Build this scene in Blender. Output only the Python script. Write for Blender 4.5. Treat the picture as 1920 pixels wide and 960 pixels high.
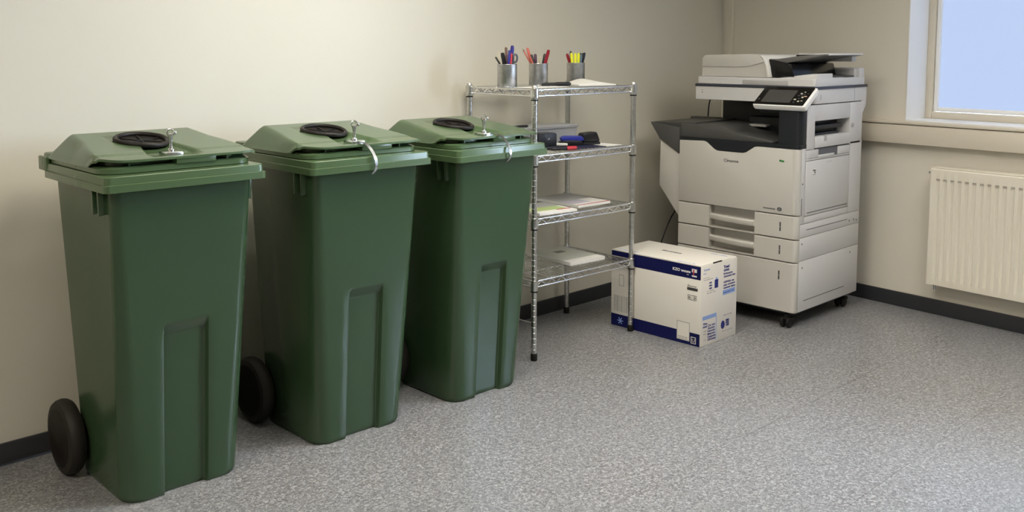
import bpy, bmesh, math, random
from mathutils import Vector, Matrix, noise
random.seed(4)
for o in list(bpy.data.objects): bpy.data.objects.remove(o)
SC = bpy.context.scene
COL = SC.collection
PI = math.pi

# ------------------------------------------------------------ camera
CF, CPY, CPITCH, CYAW = 1791.0, 270.0, math.radians(5.74), math.radians(45.7)
cd = bpy.data.cameras.new('camera'); cam = bpy.data.objects.new('camera', cd); COL.objects.link(cam)
cd.sensor_fit = 'HORIZONTAL'; cd.sensor_width = 36.0; cd.lens = CF / 1920 * 36
cd.shift_y = -(480 - CPY) / 1920; cd.clip_start = 0.05
fw = Vector((math.cos(CYAW)*math.cos(CPITCH), math.sin(CYAW)*math.cos(CPITCH), -math.sin(CPITCH)))
cam.location = (0, 0, 1.37); cam.rotation_euler = fw.to_track_quat('-Z', 'Y').to_euler()
SC.camera = cam

# ------------------------------------------------------------ light and exposure
SC.view_settings.view_transform = 'Standard'; SC.view_settings.look = 'None'
SC.view_settings.gamma = 1.0; SC.view_settings.use_curve_mapping = False
SC.view_settings.exposure = 0.50
W = bpy.data.worlds.new('sky'); SC.world = W; W.use_nodes = True
W.node_tree.nodes['Background'].inputs[0].default_value = (0.62, 0.77, 1.0, 1)
W.node_tree.nodes['Background'].inputs[1].default_value = 30.0
PANE_STRENGTH = 0.61
def ceiling_lamp(x, y, sx, sy, power, col):
    ld = bpy.data.lights.new('ceiling_light', 'AREA'); ld.shape = 'RECTANGLE'; ld.size = sx; ld.size_y = sy
    ld.energy = power; ld.color = col; ld.spread = math.radians(158)
    lo = bpy.data.objects.new('ceiling_light', ld); COL.objects.link(lo); lo.location = (x, y, 2.555)
    return lo
LAMPS = ((2.1, 2.0, 1.2, 1.0, 34, (1.0, 0.93, 0.80)), (-0.9, 1.6, 1.2, 1.0, 37, (1.0, 0.89, 0.73)), (3.5, 0.9, 1.2, 1.0, 21, (1.0, 0.925, 0.81)))  # third lamp is unseen, added to brighten the window side
for l in LAMPS: ceiling_lamp(*l)

# ------------------------------------------------------------ helpers
def smooth(a, b, x):
    if a == b: return 1.0 if x > a else 0.0
    t = min(1, max(0, (x-a)/(b-a))); return t*t*(3-2*t)
class MB:
    def __init__(s): s.bm = bmesh.new(); s.mi = 0
    def _merge(s, t):
        vm = {}
        for v in t.verts: vm[v] = s.bm.verts.new(v.co)
        for f in t.faces:
            try:
                nf = s.bm.faces.new([vm[v] for v in f.verts]); nf.material_index = s.mi
            except ValueError: pass
        t.free(); return s
    def box(s, x0, x1, y0, y1, z0, z1, bev=0.0, seg=2):
        t = bmesh.new()
        M = Matrix.Translation(((x0+x1)/2, (y0+y1)/2, (z0+z1)/2)) @ Matrix.Diagonal((abs(x1-x0), abs(y1-y0), abs(z1-z0), 1))
        bmesh.ops.create_cube(t, size=1, matrix=M)
        if bev > 0:
            bev = min(bev, 0.45*min(abs(x1-x0), abs(y1-y0), abs(z1-z0)))
            bmesh.ops.bevel(t, geom=list(t.edges), offset=bev, segments=seg, profile=0.5, affect='EDGES')
        return s._merge(t)
    def prism(s, poly, vec, bev=0.0, seg=2, sides_only=False):
        t = bmesh.new(); v = Vector(vec)
        a = [t.verts.new(p) for p in poly]; b = [t.verts.new(Vector(p)+v) for p in poly]
        n = len(poly)
        t.faces.new(a); t.faces.new(b[::-1])
        for i in range(n): t.faces.new([a[i], b[i], b[(i+1) % n], a[(i+1) % n]][::-1])
        bmesh.ops.recalc_face_normals(t, faces=list(t.faces))
        if bev > 0: bmesh.ops.bevel(t, geom=list(t.edges), offset=bev, segments=seg, profile=0.5, affect='EDGES')
        return s._merge(t)
    def loft(s, loops, cap=True, closed=True):
        t = bmesh.new(); L = [[t.verts.new(p) for p in lp] for lp in loops]; n = len(loops[0])
        for i in range(len(L)-1):
            for j in range(n if closed else n-1):
                k = (j+1) % n
                t.faces.new([L[i][j], L[i][k], L[i+1][k], L[i+1][j]])
        if cap: t.faces.new(L[0][::-1]); t.faces.new(L[-1])
        if cap: bmesh.ops.recalc_face_normals(t, faces=list(t.faces))
        return s._merge(t)
    def tube(s, pts, r, seg=8, closed=False):
        pts = [Vector(p) for p in pts]; n = len(pts); rr = r if isinstance(r, (list, tuple)) else [r]*n
        loops = []; up = None
        for i, p in enumerate(pts):
            a = pts[(i-1) % n] if (i > 0 or closed) else p
            b = pts[(i+1) % n] if (i < n-1 or closed) else p
            d = (b-a).normalized()
            if up is None: up = d.orthogonal().normalized()
            up = (up - d*up.dot(d)); up = up.normalized() if up.length > 1e-6 else d.orthogonal().normalized()
            sd = d.cross(up)
            loops.append([p + (up*math.cos(2*PI*k/seg) + sd*math.sin(2*PI*k/seg))*rr[i] for k in range(seg)])
        if closed: loops.append(loops[0]); return s.loft(loops, cap=False)
        return s.loft(loops)
    def lathe(s, prof, c, axis='Z', seg=24):
        c = Vector(c); loops = []
        for r, h in prof:
            lp = []
            for k in range(seg):
                u, v = r*math.cos(2*PI*k/seg), r*math.sin(2*PI*k/seg)
                lp.append(c + (Vector((u, v, h)) if axis == 'Z' else Vector((h, u, v)) if axis == 'X' else Vector((v, h, u))))
            loops.append(lp)
        return s.loft(loops)
    def grid(s, P):
        t = bmesh.new(); V = [[t.verts.new(p) for p in row] for row in P]
        for i in range(len(V)-1):
            for j in range(len(V[0])-1): t.faces.new([V[i][j], V[i][j+1], V[i+1][j+1], V[i+1][j]])
        return s._merge(t)
    def xf(s, M):
        bmesh.ops.transform(s.bm, matrix=M, verts=list(s.bm.verts)); return s
    def build(s, name, mats, parent=None, smooth_deg=35, world=True):
        """mesh object; with world=True the vertices are world coordinates and are moved into the parent's frame"""
        if not isinstance(mats, (list, tuple)): mats = [mats]
        bmesh.ops.recalc_face_normals(s.bm, faces=list(s.bm.faces)) if False else None
        org = Vector((0, 0, 0))
        me = bpy.data.meshes.new(name)
        if parent is not None and world:
            root = parent
            off = Vector((0, 0, 0))
            while root is not None: off += root.location; root = root.parent
            bmesh.ops.translate(s.bm, vec=-off, verts=list(s.bm.verts))
        s.bm.to_mesh(me); s.bm.free()
        for m in mats: me.materials.append(m)
        if smooth_deg:
            for p in me.polygons: p.use_smooth = True
            me.set_sharp_from_angle(angle=math.radians(smooth_deg))
        o = bpy.data.objects.new(name, me); COL.objects.link(o)
        if parent is not None: o.parent = parent
        return o
def origin_to_base(o):
    """move a top-level mesh's origin to the middle of its base"""
    vs = [v.co for v in o.data.vertices]
    c = Vector(((min(v.x for v in vs)+max(v.x for v in vs))/2, (min(v.y for v in vs)+max(v.y for v in vs))/2, min(v.z for v in vs)))
    o.data.transform(Matrix.Translation(-c)); o.location = c
    return o
def tag(o, label, cat, group=None):
    o['label'] = label; o['category'] = cat
    if group: o['group'] = group
    return o
def thing(name, loc, label, cat, group=None, rz=0):
    o = bpy.data.objects.new(name, None); COL.objects.link(o); o.empty_display_size = 0.1
    o.location = loc; o.rotation_euler = (0, 0, rz)
    return tag(o, label, cat, group)
def struct(o):
    o['kind'] = 'structure'; return o
def copy_tree(o, parent=None):
    c = o.copy(); COL.objects.link(c); c.parent = parent
    for ch in list(o.children): copy_tree(ch, c)
    return c
def rrect(x0, x1, y0, y1, z, r, n=6):
    pts = []
    for cx, cy, a0 in ((x1-r, y1-r, 0), (x0+r, y1-r, PI/2), (x0+r, y0+r, PI), (x1-r, y0+r, 1.5*PI)):
        for k in range(n+1):
            a = a0 + k/n*PI/2; pts.append((cx+r*math.cos(a), cy+r*math.sin(a), z))
    return pts
def text_mb(mb, body, size, org, right, up, ext=0.0004, width=None, bold=0.0):
    """adds flat lettering to a mesh builder"""
    cu = bpy.data.curves.new('lettering', 'FONT'); cu.body = body; cu.size = size; cu.extrude = ext; cu.offset = bold
    cu.resolution_u = 3
    to = bpy.data.objects.new('lettering', cu); COL.objects.link(to)
    bpy.context.view_layer.update()
    me = bpy.data.meshes.new_from_object(to.evaluated_get(bpy.context.evaluated_depsgraph_get()))
    t = bmesh.new(); t.from_mesh(me)
    bpy.data.objects.remove(to); bpy.data.curves.remove(cu); bpy.data.meshes.remove(me)
    R, U = Vector(right).normalized(), Vector(up).normalized(); N = R.cross(U)
    if width and t.verts:
        xs = [v.co.x for v in t.verts]; k = width/(max(xs)-min(xs)+1e-9)
        for v in t.verts: v.co.x = (v.co.x-min(xs))*k
    M = Matrix((R, U, N)).transposed().to_4x4(); M.translation = Vector(org)
    bmesh.ops.transform(t, matrix=M, verts=list(t.verts))
    return mb._merge(t)

# ------------------------------------------------------------ materials
def mat(name, col, rough=0.5, metal=0.0, spec=0.5, emit=None, estr=0, trans=0, alpha=1, coat=0):
    m = bpy.data.materials.new(name); m.use_nodes = True
    b = m.node_tree.nodes['Principled BSDF']
    b.inputs['Base Color'].default_value = (*col, 1); b.inputs['Roughness'].default_value = rough
    b.inputs['Metallic'].default_value = metal; b.inputs['Specular IOR Level'].default_value = spec
    b.inputs['Transmission Weight'].default_value = trans; b.inputs['Alpha'].default_value = alpha
    if coat: b.inputs['Coat Weight'].default_value = coat; b.inputs['Coat Roughness'].default_value = 0.2
    if emit: b.inputs['Emission Color'].default_value = (*emit, 1); b.inputs['Emission Strength'].default_value = estr
    return m
def nd(m, typ, **kw):
    n = m.node_tree.nodes.new(typ)
    for k, v in kw.items(): setattr(n, k, v)
    return n
def noisy(m, col2, scale=40, fac=0.15, bump=0.0, bscale=None, coord='Object', detail=4):
    """gentle procedural variation and fine surface texture"""
    L = m.node_tree.links.new; b = m.node_tree.nodes['Principled BSDF']
    tc = nd(m, 'ShaderNodeTexCoord'); no = nd(m, 'ShaderNodeTexNoise'); no.inputs['Scale'].default_value = scale; no.inputs['Detail'].default_value = detail
    L(tc.outputs[coord], no.inputs['Vector'])
    mx = nd(m, 'ShaderNodeMix', data_type='RGBA'); c = list(b.inputs['Base Color'].default_value)
    mx.inputs[6].default_value = c; mx.inputs[7].default_value = (*col2, 1)
    ml = nd(m, 'ShaderNodeMath', operation='MULTIPLY'); ml.inputs[1].default_value = fac*2
    L(no.outputs['Fac'], ml.inputs[0]); L(ml.outputs[0], mx.inputs[0]); L(mx.outputs[2], b.inputs['Base Color'])
    if bump:
        n2 = nd(m, 'ShaderNodeTexNoise'); n2.inputs['Scale'].default_value = bscale or scale*6; n2.inputs['Detail'].default_value = 2
        L(tc.outputs[coord], n2.inputs['Vector'])
        bp = nd(m, 'ShaderNodeBump'); bp.inputs['Strength'].default_value = bump; bp.inputs['Distance'].default_value = 0.002
        L(n2.outputs['Fac'], bp.inputs['Height']); L(bp.outputs[0], b.inputs['Normal'])
    return m

M_wall = noisy(mat('cream_wall_paint', (0.62, 0.588, 0.495), 0.6, spec=0.3), (0.595, 0.563, 0.47), 3, 0.15, 0.06, 260)
M_wall2 = noisy(mat('cream_wall_paint_lightened', (0.68, 0.635, 0.54), 0.6, spec=0.3), (0.65, 0.605, 0.51), 3, 0.15, 0.06, 260)  # same cream as the other walls, lightened to paint brighter light into it
M_ceil = noisy(mat('ceiling_paint', (0.78, 0.75, 0.68), 0.8), (0.74, 0.71, 0.65), 5, 0.1)
M_base = noisy(mat('dark_vinyl_baseboard', (0.028, 0.030, 0.035), 0.45), (0.038, 0.039, 0.044), 8, 0.15)
M_trim = noisy(mat('white_painted_trim', (0.86, 0.86, 0.85), 0.4), (0.68, 0.67, 0.64), 6, 0.1)
M_duct = noisy(mat('cream_trunking', (0.64, 0.58, 0.47), 0.45), (0.61, 0.55, 0.45), 6, 0.1)
M_rad = noisy(mat('cream_radiator_enamel', (0.74, 0.69, 0.58), 0.35), (0.71, 0.66, 0.55), 6, 0.1)
M_slot = noisy(mat('radiator_slot_dark', (0.36, 0.33, 0.28), 0.7), (0.32, 0.29, 0.25), 30, 0.2)
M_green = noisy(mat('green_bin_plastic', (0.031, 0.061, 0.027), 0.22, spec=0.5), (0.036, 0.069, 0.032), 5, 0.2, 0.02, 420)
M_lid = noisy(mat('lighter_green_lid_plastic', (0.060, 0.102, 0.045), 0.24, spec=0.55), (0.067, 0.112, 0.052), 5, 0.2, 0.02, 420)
M_black = noisy(mat('black_rubber', (0.007, 0.0065, 0.006), 0.55, spec=0.3), (0.011, 0.010, 0.009), 20, 0.2)
M_tyre = noisy(mat('rubber_tyre_paled', (0.014, 0.012, 0.010), 0.6, spec=0.3), (0.022, 0.018, 0.014), 30, 0.2)  # tyre paler than the black hub, painting shade into the wheel dish
M_hole = noisy(mat('dark_rubber_ring', (0.010, 0.008, 0.007), 0.5, spec=0.3), (0.014, 0.011, 0.010), 30, 0.2)
M_chrome = noisy(mat('chrome_steel', (0.62, 0.63, 0.64), 0.22, metal=1), (0.52, 0.53, 0.54), 60, 0.2)
M_post = noisy(mat('zinc_plated_post', (0.74, 0.74, 0.72), 0.28, metal=1), (0.42, 0.42, 0.41), 160, 0.3)
M_wire = noisy(mat('zinc_plated_wire', (0.88, 0.89, 0.90), 0.25, metal=1), (0.60, 0.61, 0.62), 120, 0.3)
M_cup = noisy(mat('silver_mesh_cup', (0.78, 0.79, 0.80), 0.22, metal=1), (0.10, 0.10, 0.10), 38, 0.45, 0.4, 500)
M_white = noisy(mat('off_white_copier_plastic', (0.54, 0.52, 0.475), 0.42), (0.52, 0.50, 0.455), 8, 0.15, 0.08, 900)
M_white2 = noisy(mat('pale_grey_copier_plastic', (0.63, 0.62, 0.61), 0.42), (0.61, 0.60, 0.59), 8, 0.15, 0.08, 900)
M_dark = noisy(mat('charcoal_copier_plastic', (0.010, 0.013, 0.017), 0.42, spec=0.4), (0.014, 0.017, 0.021), 10, 0.15, 0.1, 800)
M_feed = noisy(mat('mid_grey_feed_tray', (0.13, 0.127, 0.12), 0.5), (0.15, 0.145, 0.14), 10, 0.2)
M_tray = noisy(mat('dark_grey_tray_plastic', (0.068, 0.068, 0.065), 0.5), (0.078, 0.078, 0.075), 10, 0.2, 0.1, 700)
M_seam = noisy(mat('panel_gap_dark', (0.10, 0.10, 0.11), 0.7), (0.12, 0.12, 0.12), 10, 0.2)
M_gloss = noisy(mat('glossy_black_panel', (0.005, 0.005, 0.005), 0.25, spec=0.35), (0.008, 0.008, 0.008), 10, 0.2)
M_screen = noisy(mat('grey_touch_screen', (0.062, 0.061, 0.058), 0.22), (0.066, 0.065, 0.062), 8, 0.1)
M_key = noisy(mat('pale_key', (0.45, 0.42, 0.34), 0.4), (0.5, 0.46, 0.38), 10, 0.2)
M_ink = noisy(mat('dark_grey_ink', (0.06, 0.06, 0.065), 0.6), (0.08, 0.08, 0.08), 30, 0.2)
M_greenled = noisy(mat('green_indicator', (0.02, 0.22, 0.04), 0.4), (0.02, 0.18, 0.03), 30, 0.2)
M_paper = noisy(mat('white_paper', (0.80, 0.79, 0.75), 0.6), (0.76, 0.75, 0.71), 12, 0.15)
M_carton = noisy(mat('white_carton', (0.78, 0.745, 0.68), 0.55), (0.75, 0.71, 0.65), 10, 0.15)
M_navy = noisy(mat('navy_print', (0.003, 0.005, 0.070), 0.6, spec=0.25), (0.004, 0.006, 0.080), 10, 0.2)
M_blue = noisy(mat('blue_print', (0.016, 0.024, 0.20), 0.5), (0.02, 0.03, 0.23), 10, 0.2)
M_lblue = noisy(mat('light_blue_print', (0.26, 0.38, 0.72), 0.5), (0.28, 0.40, 0.74), 10, 0.2)
M_lgrey = noisy(mat('light_grey_print', (0.42, 0.41, 0.40), 0.6), (0.45, 0.44, 0.43), 20, 0.2)
M_redp = noisy(mat('red_print', (0.45, 0.03, 0.05), 0.5), (0.5, 0.04, 0.06), 20, 0.2)
M_clear = noisy(mat('clear_frosted_plastic', (0.62, 0.64, 0.68), 0.25, trans=0.25), (0.58, 0.60, 0.65), 12, 0.15)
def plain(n, c, r=0.4): return noisy(mat(n, c, r), tuple(min(1, x*1.15+0.004) for x in c), 25, 0.2)
P = dict(black=plain('black_pen_plastic', (0.005, 0.005, 0.008)), red=plain('red_pen_plastic', (0.42, 0.02, 0.03)), dred=plain('crimson_marker_plastic', (0.26, 0.008, 0.022)),
         coral=plain('coral_pencil_paint', (0.55, 0.12, 0.09)), blue=plain('blue_pen_plastic', (0.02, 0.018, 0.20)), navy=plain('navy_pen_plastic', (0.014, 0.016, 0.05)),
         yellow=plain('yellow_highlighter', (0.78, 0.80, 0.03)), white=plain('white_pen_plastic', (0.75, 0.75, 0.70)), grey=plain('slate_grey_plastic', (0.09, 0.10, 0.13)),
         brown=plain('brown_pencil_paint', (0.10, 0.045, 0.025)), cream=plain('cream_pencil_wood', (0.70, 0.62, 0.42)), steel=plain('steel_blue_plastic', (0.10, 0.16, 0.24)),
         royal=plain('royal_blue_plastic', (0.02, 0.03, 0.32)), plum=plain('plum_pen_plastic', (0.05, 0.012, 0.05)))

def floor_material():
    m = mat('grey_speckled_vinyl', (0.25, 0.25, 0.24), 0.30, spec=0.6); L = m.node_tree.links.new; b = m.node_tree.nodes['Principled BSDF']
    tc = nd(m, 'ShaderNodeTexCoord')
    n1 = nd(m, 'ShaderNodeTexNoise'); n1.inputs['Scale'].default_value = 100; n1.inputs['Detail'].default_value = 3; n1.inputs['Roughness'].default_value = 0.55
    n1.inputs['Distortion'].default_value = 1.2
    L(tc.outputs['Object'], n1.inputs['Vector'])
    r1 = nd(m, 'ShaderNodeValToRGB'); e = r1.color_ramp.elements
    e[0].position = 0.36; e[0].color = (0.125, 0.127, 0.131, 1); e[1].position = 0.65; e[1].color = (0.37, 0.37, 0.375, 1)
    k = r1.color_ramp.elements.new(0.5); k.color = (0.200, 0.201, 0.204, 1)
    L(n1.outputs['Fac'], r1.inputs[0])
    vo = nd(m, 'ShaderNodeTexVoronoi', feature='F1'); vo.inputs['Scale'].default_value = 55
    ds = nd(m, 'ShaderNodeTexNoise'); ds.inputs['Scale'].default_value = 60
    ad = nd(m, 'ShaderNodeMix', data_type='RGBA', blend_type='ADD'); ad.inputs[0].default_value = 0.02
    L(tc.outputs['Object'], ds.inputs['Vector']); L(tc.outputs['Object'], ad.inputs[6]); L(ds.outputs['Color'], ad.inputs[7]); L(ad.outputs[2], vo.inputs['Vector'])
    lt = nd(m, 'ShaderNodeMath', operation='LESS_THAN'); lt.inputs[1].default_value = 0.16; L(vo.outputs['Distance'], lt.inputs[0])
    sp = nd(m, 'ShaderNodeSeparateColor'); L(vo.outputs['Color'], sp.inputs[0])
    gt = nd(m, 'ShaderNodeMath', operation='GREATER_THAN'); gt.inputs[1].default_value = 2.62; L(sp.outputs[0], gt.inputs[0])
    mu = nd(m, 'ShaderNodeMath', operation='MULTIPLY'); L(lt.outputs[0], mu.inputs[0]); L(gt.outputs[0], mu.inputs[1])
    mx = nd(m, 'ShaderNodeMix', data_type='RGBA'); mx.inputs[7].default_value = (0.66, 0.66, 0.65, 1); L(mu.outputs[0], mx.inputs[0]); L(r1.outputs[0], mx.inputs[6])
    # welded sheet joints, running along the back wall
    sx = nd(m, 'ShaderNodeSeparateXYZ'); L(tc.outputs['Object'], sx.inputs[0]); fac = None
    for y0 in (1.26, 1.76):
        a = nd(m, 'ShaderNodeMath', operation='SUBTRACT'); a.inputs[1].default_value = y0; L(sx.outputs[1], a.inputs[0])
        c = nd(m, 'ShaderNodeMath', operation='ABSOLUTE'); L(a.outputs[0], c.inputs[0])
        d = nd(m, 'ShaderNodeMath', operation='LESS_THAN'); d.inputs[1].default_value = 0.0014; L(c.outputs[0], d.inputs[0])
        if fac is None: fac = d
        else:
            s2 = nd(m, 'ShaderNodeMath', operation='MAXIMUM'); L(fac.outputs[0], s2.inputs[0]); L(d.outputs[0], s2.inputs[1]); fac = s2
    mf = nd(m, 'ShaderNodeMath', operation='MULTIPLY'); mf.inputs[1].default_value = 0.55; L(fac.outputs[0], mf.inputs[0])
    m2 = nd(m, 'ShaderNodeMix', data_type='RGBA'); m2.inputs[7].default_value = (0.06, 0.06, 0.06, 1); L(mf.outputs[0], m2.inputs[0]); L(mx.outputs[2], m2.inputs[6])
    L(m2.outputs[2], b.inputs['Base Color'])
    bp = nd(m, 'ShaderNodeBump'); bp.inputs['Strength'].default_value = 0.15; bp.inputs['Distance'].default_value = 0.001
    L(n1.outputs['Fac'], bp.inputs['Height']); L(bp.outputs[0], b.inputs['Normal'])
    return m
M_floor = floor_material()
def pane_material():
    m = bpy.data.materials.new('frosted_daylight_glass'); m.use_nodes = True; nt = m.node_tree; nt.nodes.clear()
    L = nt.links.new; out = nd(m, 'ShaderNodeOutputMaterial'); ad = nd(m, 'ShaderNodeAddShader'); em = nd(m, 'ShaderNodeEmission'); gl = nd(m, 'ShaderNodeBsdfPrincipled')
    em.inputs[0].default_value = (0.545, 0.69, 1.0, 1); em.inputs[1].default_value = PANE_STRENGTH
    gl.inputs['Base Color'].default_value = (0.05, 0.05, 0.06, 1); gl.inputs['Roughness'].default_value = 0.4
    L(em.outputs[0], ad.inputs[0]); L(gl.outputs[0], ad.inputs[1]); L(ad.outputs[0], out.inputs[0]); return m
M_pane = pane_material()
def clear_pane():
    m = bpy.data.materials.new('unseen_clear_glass'); m.use_nodes = True; nt = m.node_tree; nt.nodes.clear(); L = nt.links.new
    out = nd(m, 'ShaderNodeOutputMaterial'); mx = nd(m, 'ShaderNodeMixShader'); tr = nd(m, 'ShaderNodeBsdfTransparent'); gl = nd(m, 'ShaderNodeBsdfGlossy'); fr = nd(m, 'ShaderNodeFresnel')
    gl.inputs['Roughness'].default_value = 0.02; fr.inputs[0].default_value = 1.3
    L(fr.outputs[0], mx.inputs[0]); L(tr.outputs[0], mx.inputs[1]); L(gl.outputs[0], mx.inputs[2]); L(mx.outputs[0], out.inputs[0]); return m
M_clearpane = clear_pane()

# ------------------------------------------------------------ room shell
YB = 3.346; ZC = 2.6; XL, YF = -2.6, -3.2
WS = 0.10                                              # the window wall stands a few degrees off square
def wx(y): return 4.947 + (y-1.95)*WS
ang = math.atan(WS)
def wpt(u, n, z):                                      # u runs along the window wall away from the corner, n into the room
    t = Vector((-math.sin(ang), -math.cos(ang), 0)); nn = Vector((-math.cos(ang), math.sin(ang), 0))
    return Vector((wx(YB), YB, 0)) + t*u + nn*n + Vector((0, 0, z))
MW = Matrix.Identity(4)
_t = Vector((-math.sin(ang), -math.cos(ang), 0)); _n = Vector((-math.cos(ang), math.sin(ang), 0))
for i in range(3): MW[i][0] = _t[i]; MW[i][1] = _n[i]; MW[i][2] = (0, 0, 1)[i]; MW[i][3] = (wx(YB), YB, 0)[i]
def uy(y): return (YB-y)/math.cos(ang)                 # world y -> u
struct(MB().box(XL-0.1, wx(YB)+0.3, YF-0.1, YB+0.1, -0.1, 0).build('floor', M_floor))
struct(MB().box(XL-0.1, wx(YB)+0.3, YF-0.1, YB+0.1, ZC, ZC+0.1).build('ceiling', M_ceil))
struct(MB().box(XL-0.1, wx(YB)+0.3, YB, YB+0.12, 0, ZC).build('wall_back', M_wall))
struct(MB().box(XL-0.1, XL, YF, YB, 0, ZC).build('wall_left', M_wall))
struct(MB().box(XL, wx(YF)+0.2, YF-0.12, YF, 0, ZC).build('wall_front', M_wall))
WIN0, WIN1 = uy(2.135), uy(-0.55)                      # window opening
WZ0, WZ1 = 0.985, 2.25
LW = uy(YF)
wm = MB()
wm.box(0, WIN0, -0.32, 0, 0, ZC).box(WIN1, LW+0.1, -0.32, 0, 0, ZC)
wm.box(WIN0, WIN1, -0.32, 0, 0, WZ0).box(WIN0, WIN1, -0.32, 0, WZ1, ZC)
struct(wm.xf(MW).build('wall_right', M_wall2))
struct(MB().box(XL, wx(YB)-0.005, YB-0.012, YB, 0, 0.075, 0.003).build('baseboard_back', M_base))
struct(MB().box(0.012, LW, 0, 0.012, 0, 0.078, 0.003).xf(MW).build('baseboard_right', M_base))
struct(MB().box(XL, XL+0.012, YF, YB-0.012, 0, 0.075, 0.003).build('baseboard_left', M_base))
# pipe boxing in the corner
struct(MB().box(0.035, 0.088, 0, 0.022, 0.078, ZC, 0.003).xf(MW).build('trim_1', M_wall2))
# dado trunking under the window, running on past the opening
tk = MB(); tk.box(0.40, LW-0.2, 0.0, 0.05, 0.873, 0.972, 0.004).box(0.40, LW-0.2, 0.0, 0.056, 0.975, 0.992, 0.005)
struct(tk.xf(MW).build('trim_2', M_duct))
# white jamb lining
jl = MB(); jl.box(WIN0, WIN0+0.006, -0.3, 0.004, WZ0, WZ1, 0.001).box(WIN1-0.006, WIN1, -0.3, 0.004, WZ0, WZ1, 0.001).box(WIN0, WIN1, -0.3, 0.004, WZ1-0.006, WZ1, 0.001)
struct(jl.xf(MW).build('trim_3', M_trim))
struct(MB().box(WIN0+0.006, WIN1-0.006, -0.30, 0.0, WZ0, WZ0+0.012, 0.002).xf(MW).build('trim_4', M_trim))
FD = -0.185
def frame(mb, u0, u1, z0, z1, n0, n1, w):
    mb.box(u0, u0+w, n0, n1, z0, z1, 0.004).box(u1-w, u1, n0, n1, z0, z1, 0.004).box(u0+w, u1-w, n0, n1, z0, z0+w, 0.004).box(u0+w, u1-w, n0, n1, z1-w, z1, 0.004)
    return mb
um = (WIN0+WIN1)/2 + 0.1
wf = MB(); frame(wf, WIN0+0.006, WIN1-0.006, WZ0+0.012, WZ1-0.006, FD-0.06, FD, 0.036); wf.box(um-0.03, um+0.03, FD-0.06, FD, WZ0+0.05, WZ1-0.04, 0.004)
win = struct(wf.xf(MW).build('window_1', M_duct))
sa = MB(); frame(sa, WIN0+0.044, um-0.032, WZ0+0.05, WZ1-0.045, FD-0.05, FD-0.012, 0.022); frame(sa, um+0.032, WIN1-0.044, WZ0+0.05, WZ1-0.045, FD-0.05, FD-0.012, 0.022)
sa.xf(MW).build('window_sash', M_trim, win)
for a, b in ((WIN0+0.064, um-0.052), (um+0.052, WIN1-0.064)):
    MB().box(a, b, FD-0.036, FD-0.03, WZ0+0.07, WZ1-0.065).xf(MW).build('window_pane', M_pane if a < um else M_clearpane, win)  # unseen right sash gets clear glass, added to throw daylight on the floor

pl = bpy.data.lights.new('window_portal', 'AREA'); pl.shape = 'RECTANGLE'; pl.size = WIN1-um; pl.size_y = WZ1-WZ0; pl.cycles.is_portal = True
po = bpy.data.objects.new('window_portal', pl); COL.objects.link(po)
po.matrix_world = MW @ Matrix.Translation(((um+WIN1)/2, -0.29, (WZ0+WZ1)/2)) @ Matrix.Rotation(-PI/2, 4, 'X')

# ------------------------------------------------------------ ceiling lamp housings
for i, (x, y, sx, sy, _p, _c) in enumerate(LAMPS):
    lab = ('white ceiling light fitting over the bins', 'white ceiling light fitting behind the camera', 'unseen white ceiling light fitting added to brighten the window side')[i]
    h = MB(); h.box(x-sx/2-0.03, x+sx/2+0.03, y-sy/2-0.03, y+sy/2+0.03, 2.56, ZC, 0.006)
    tag(origin_to_base(h.build('ceiling_light_housing', M_trim)), lab, 'ceiling light')

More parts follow.
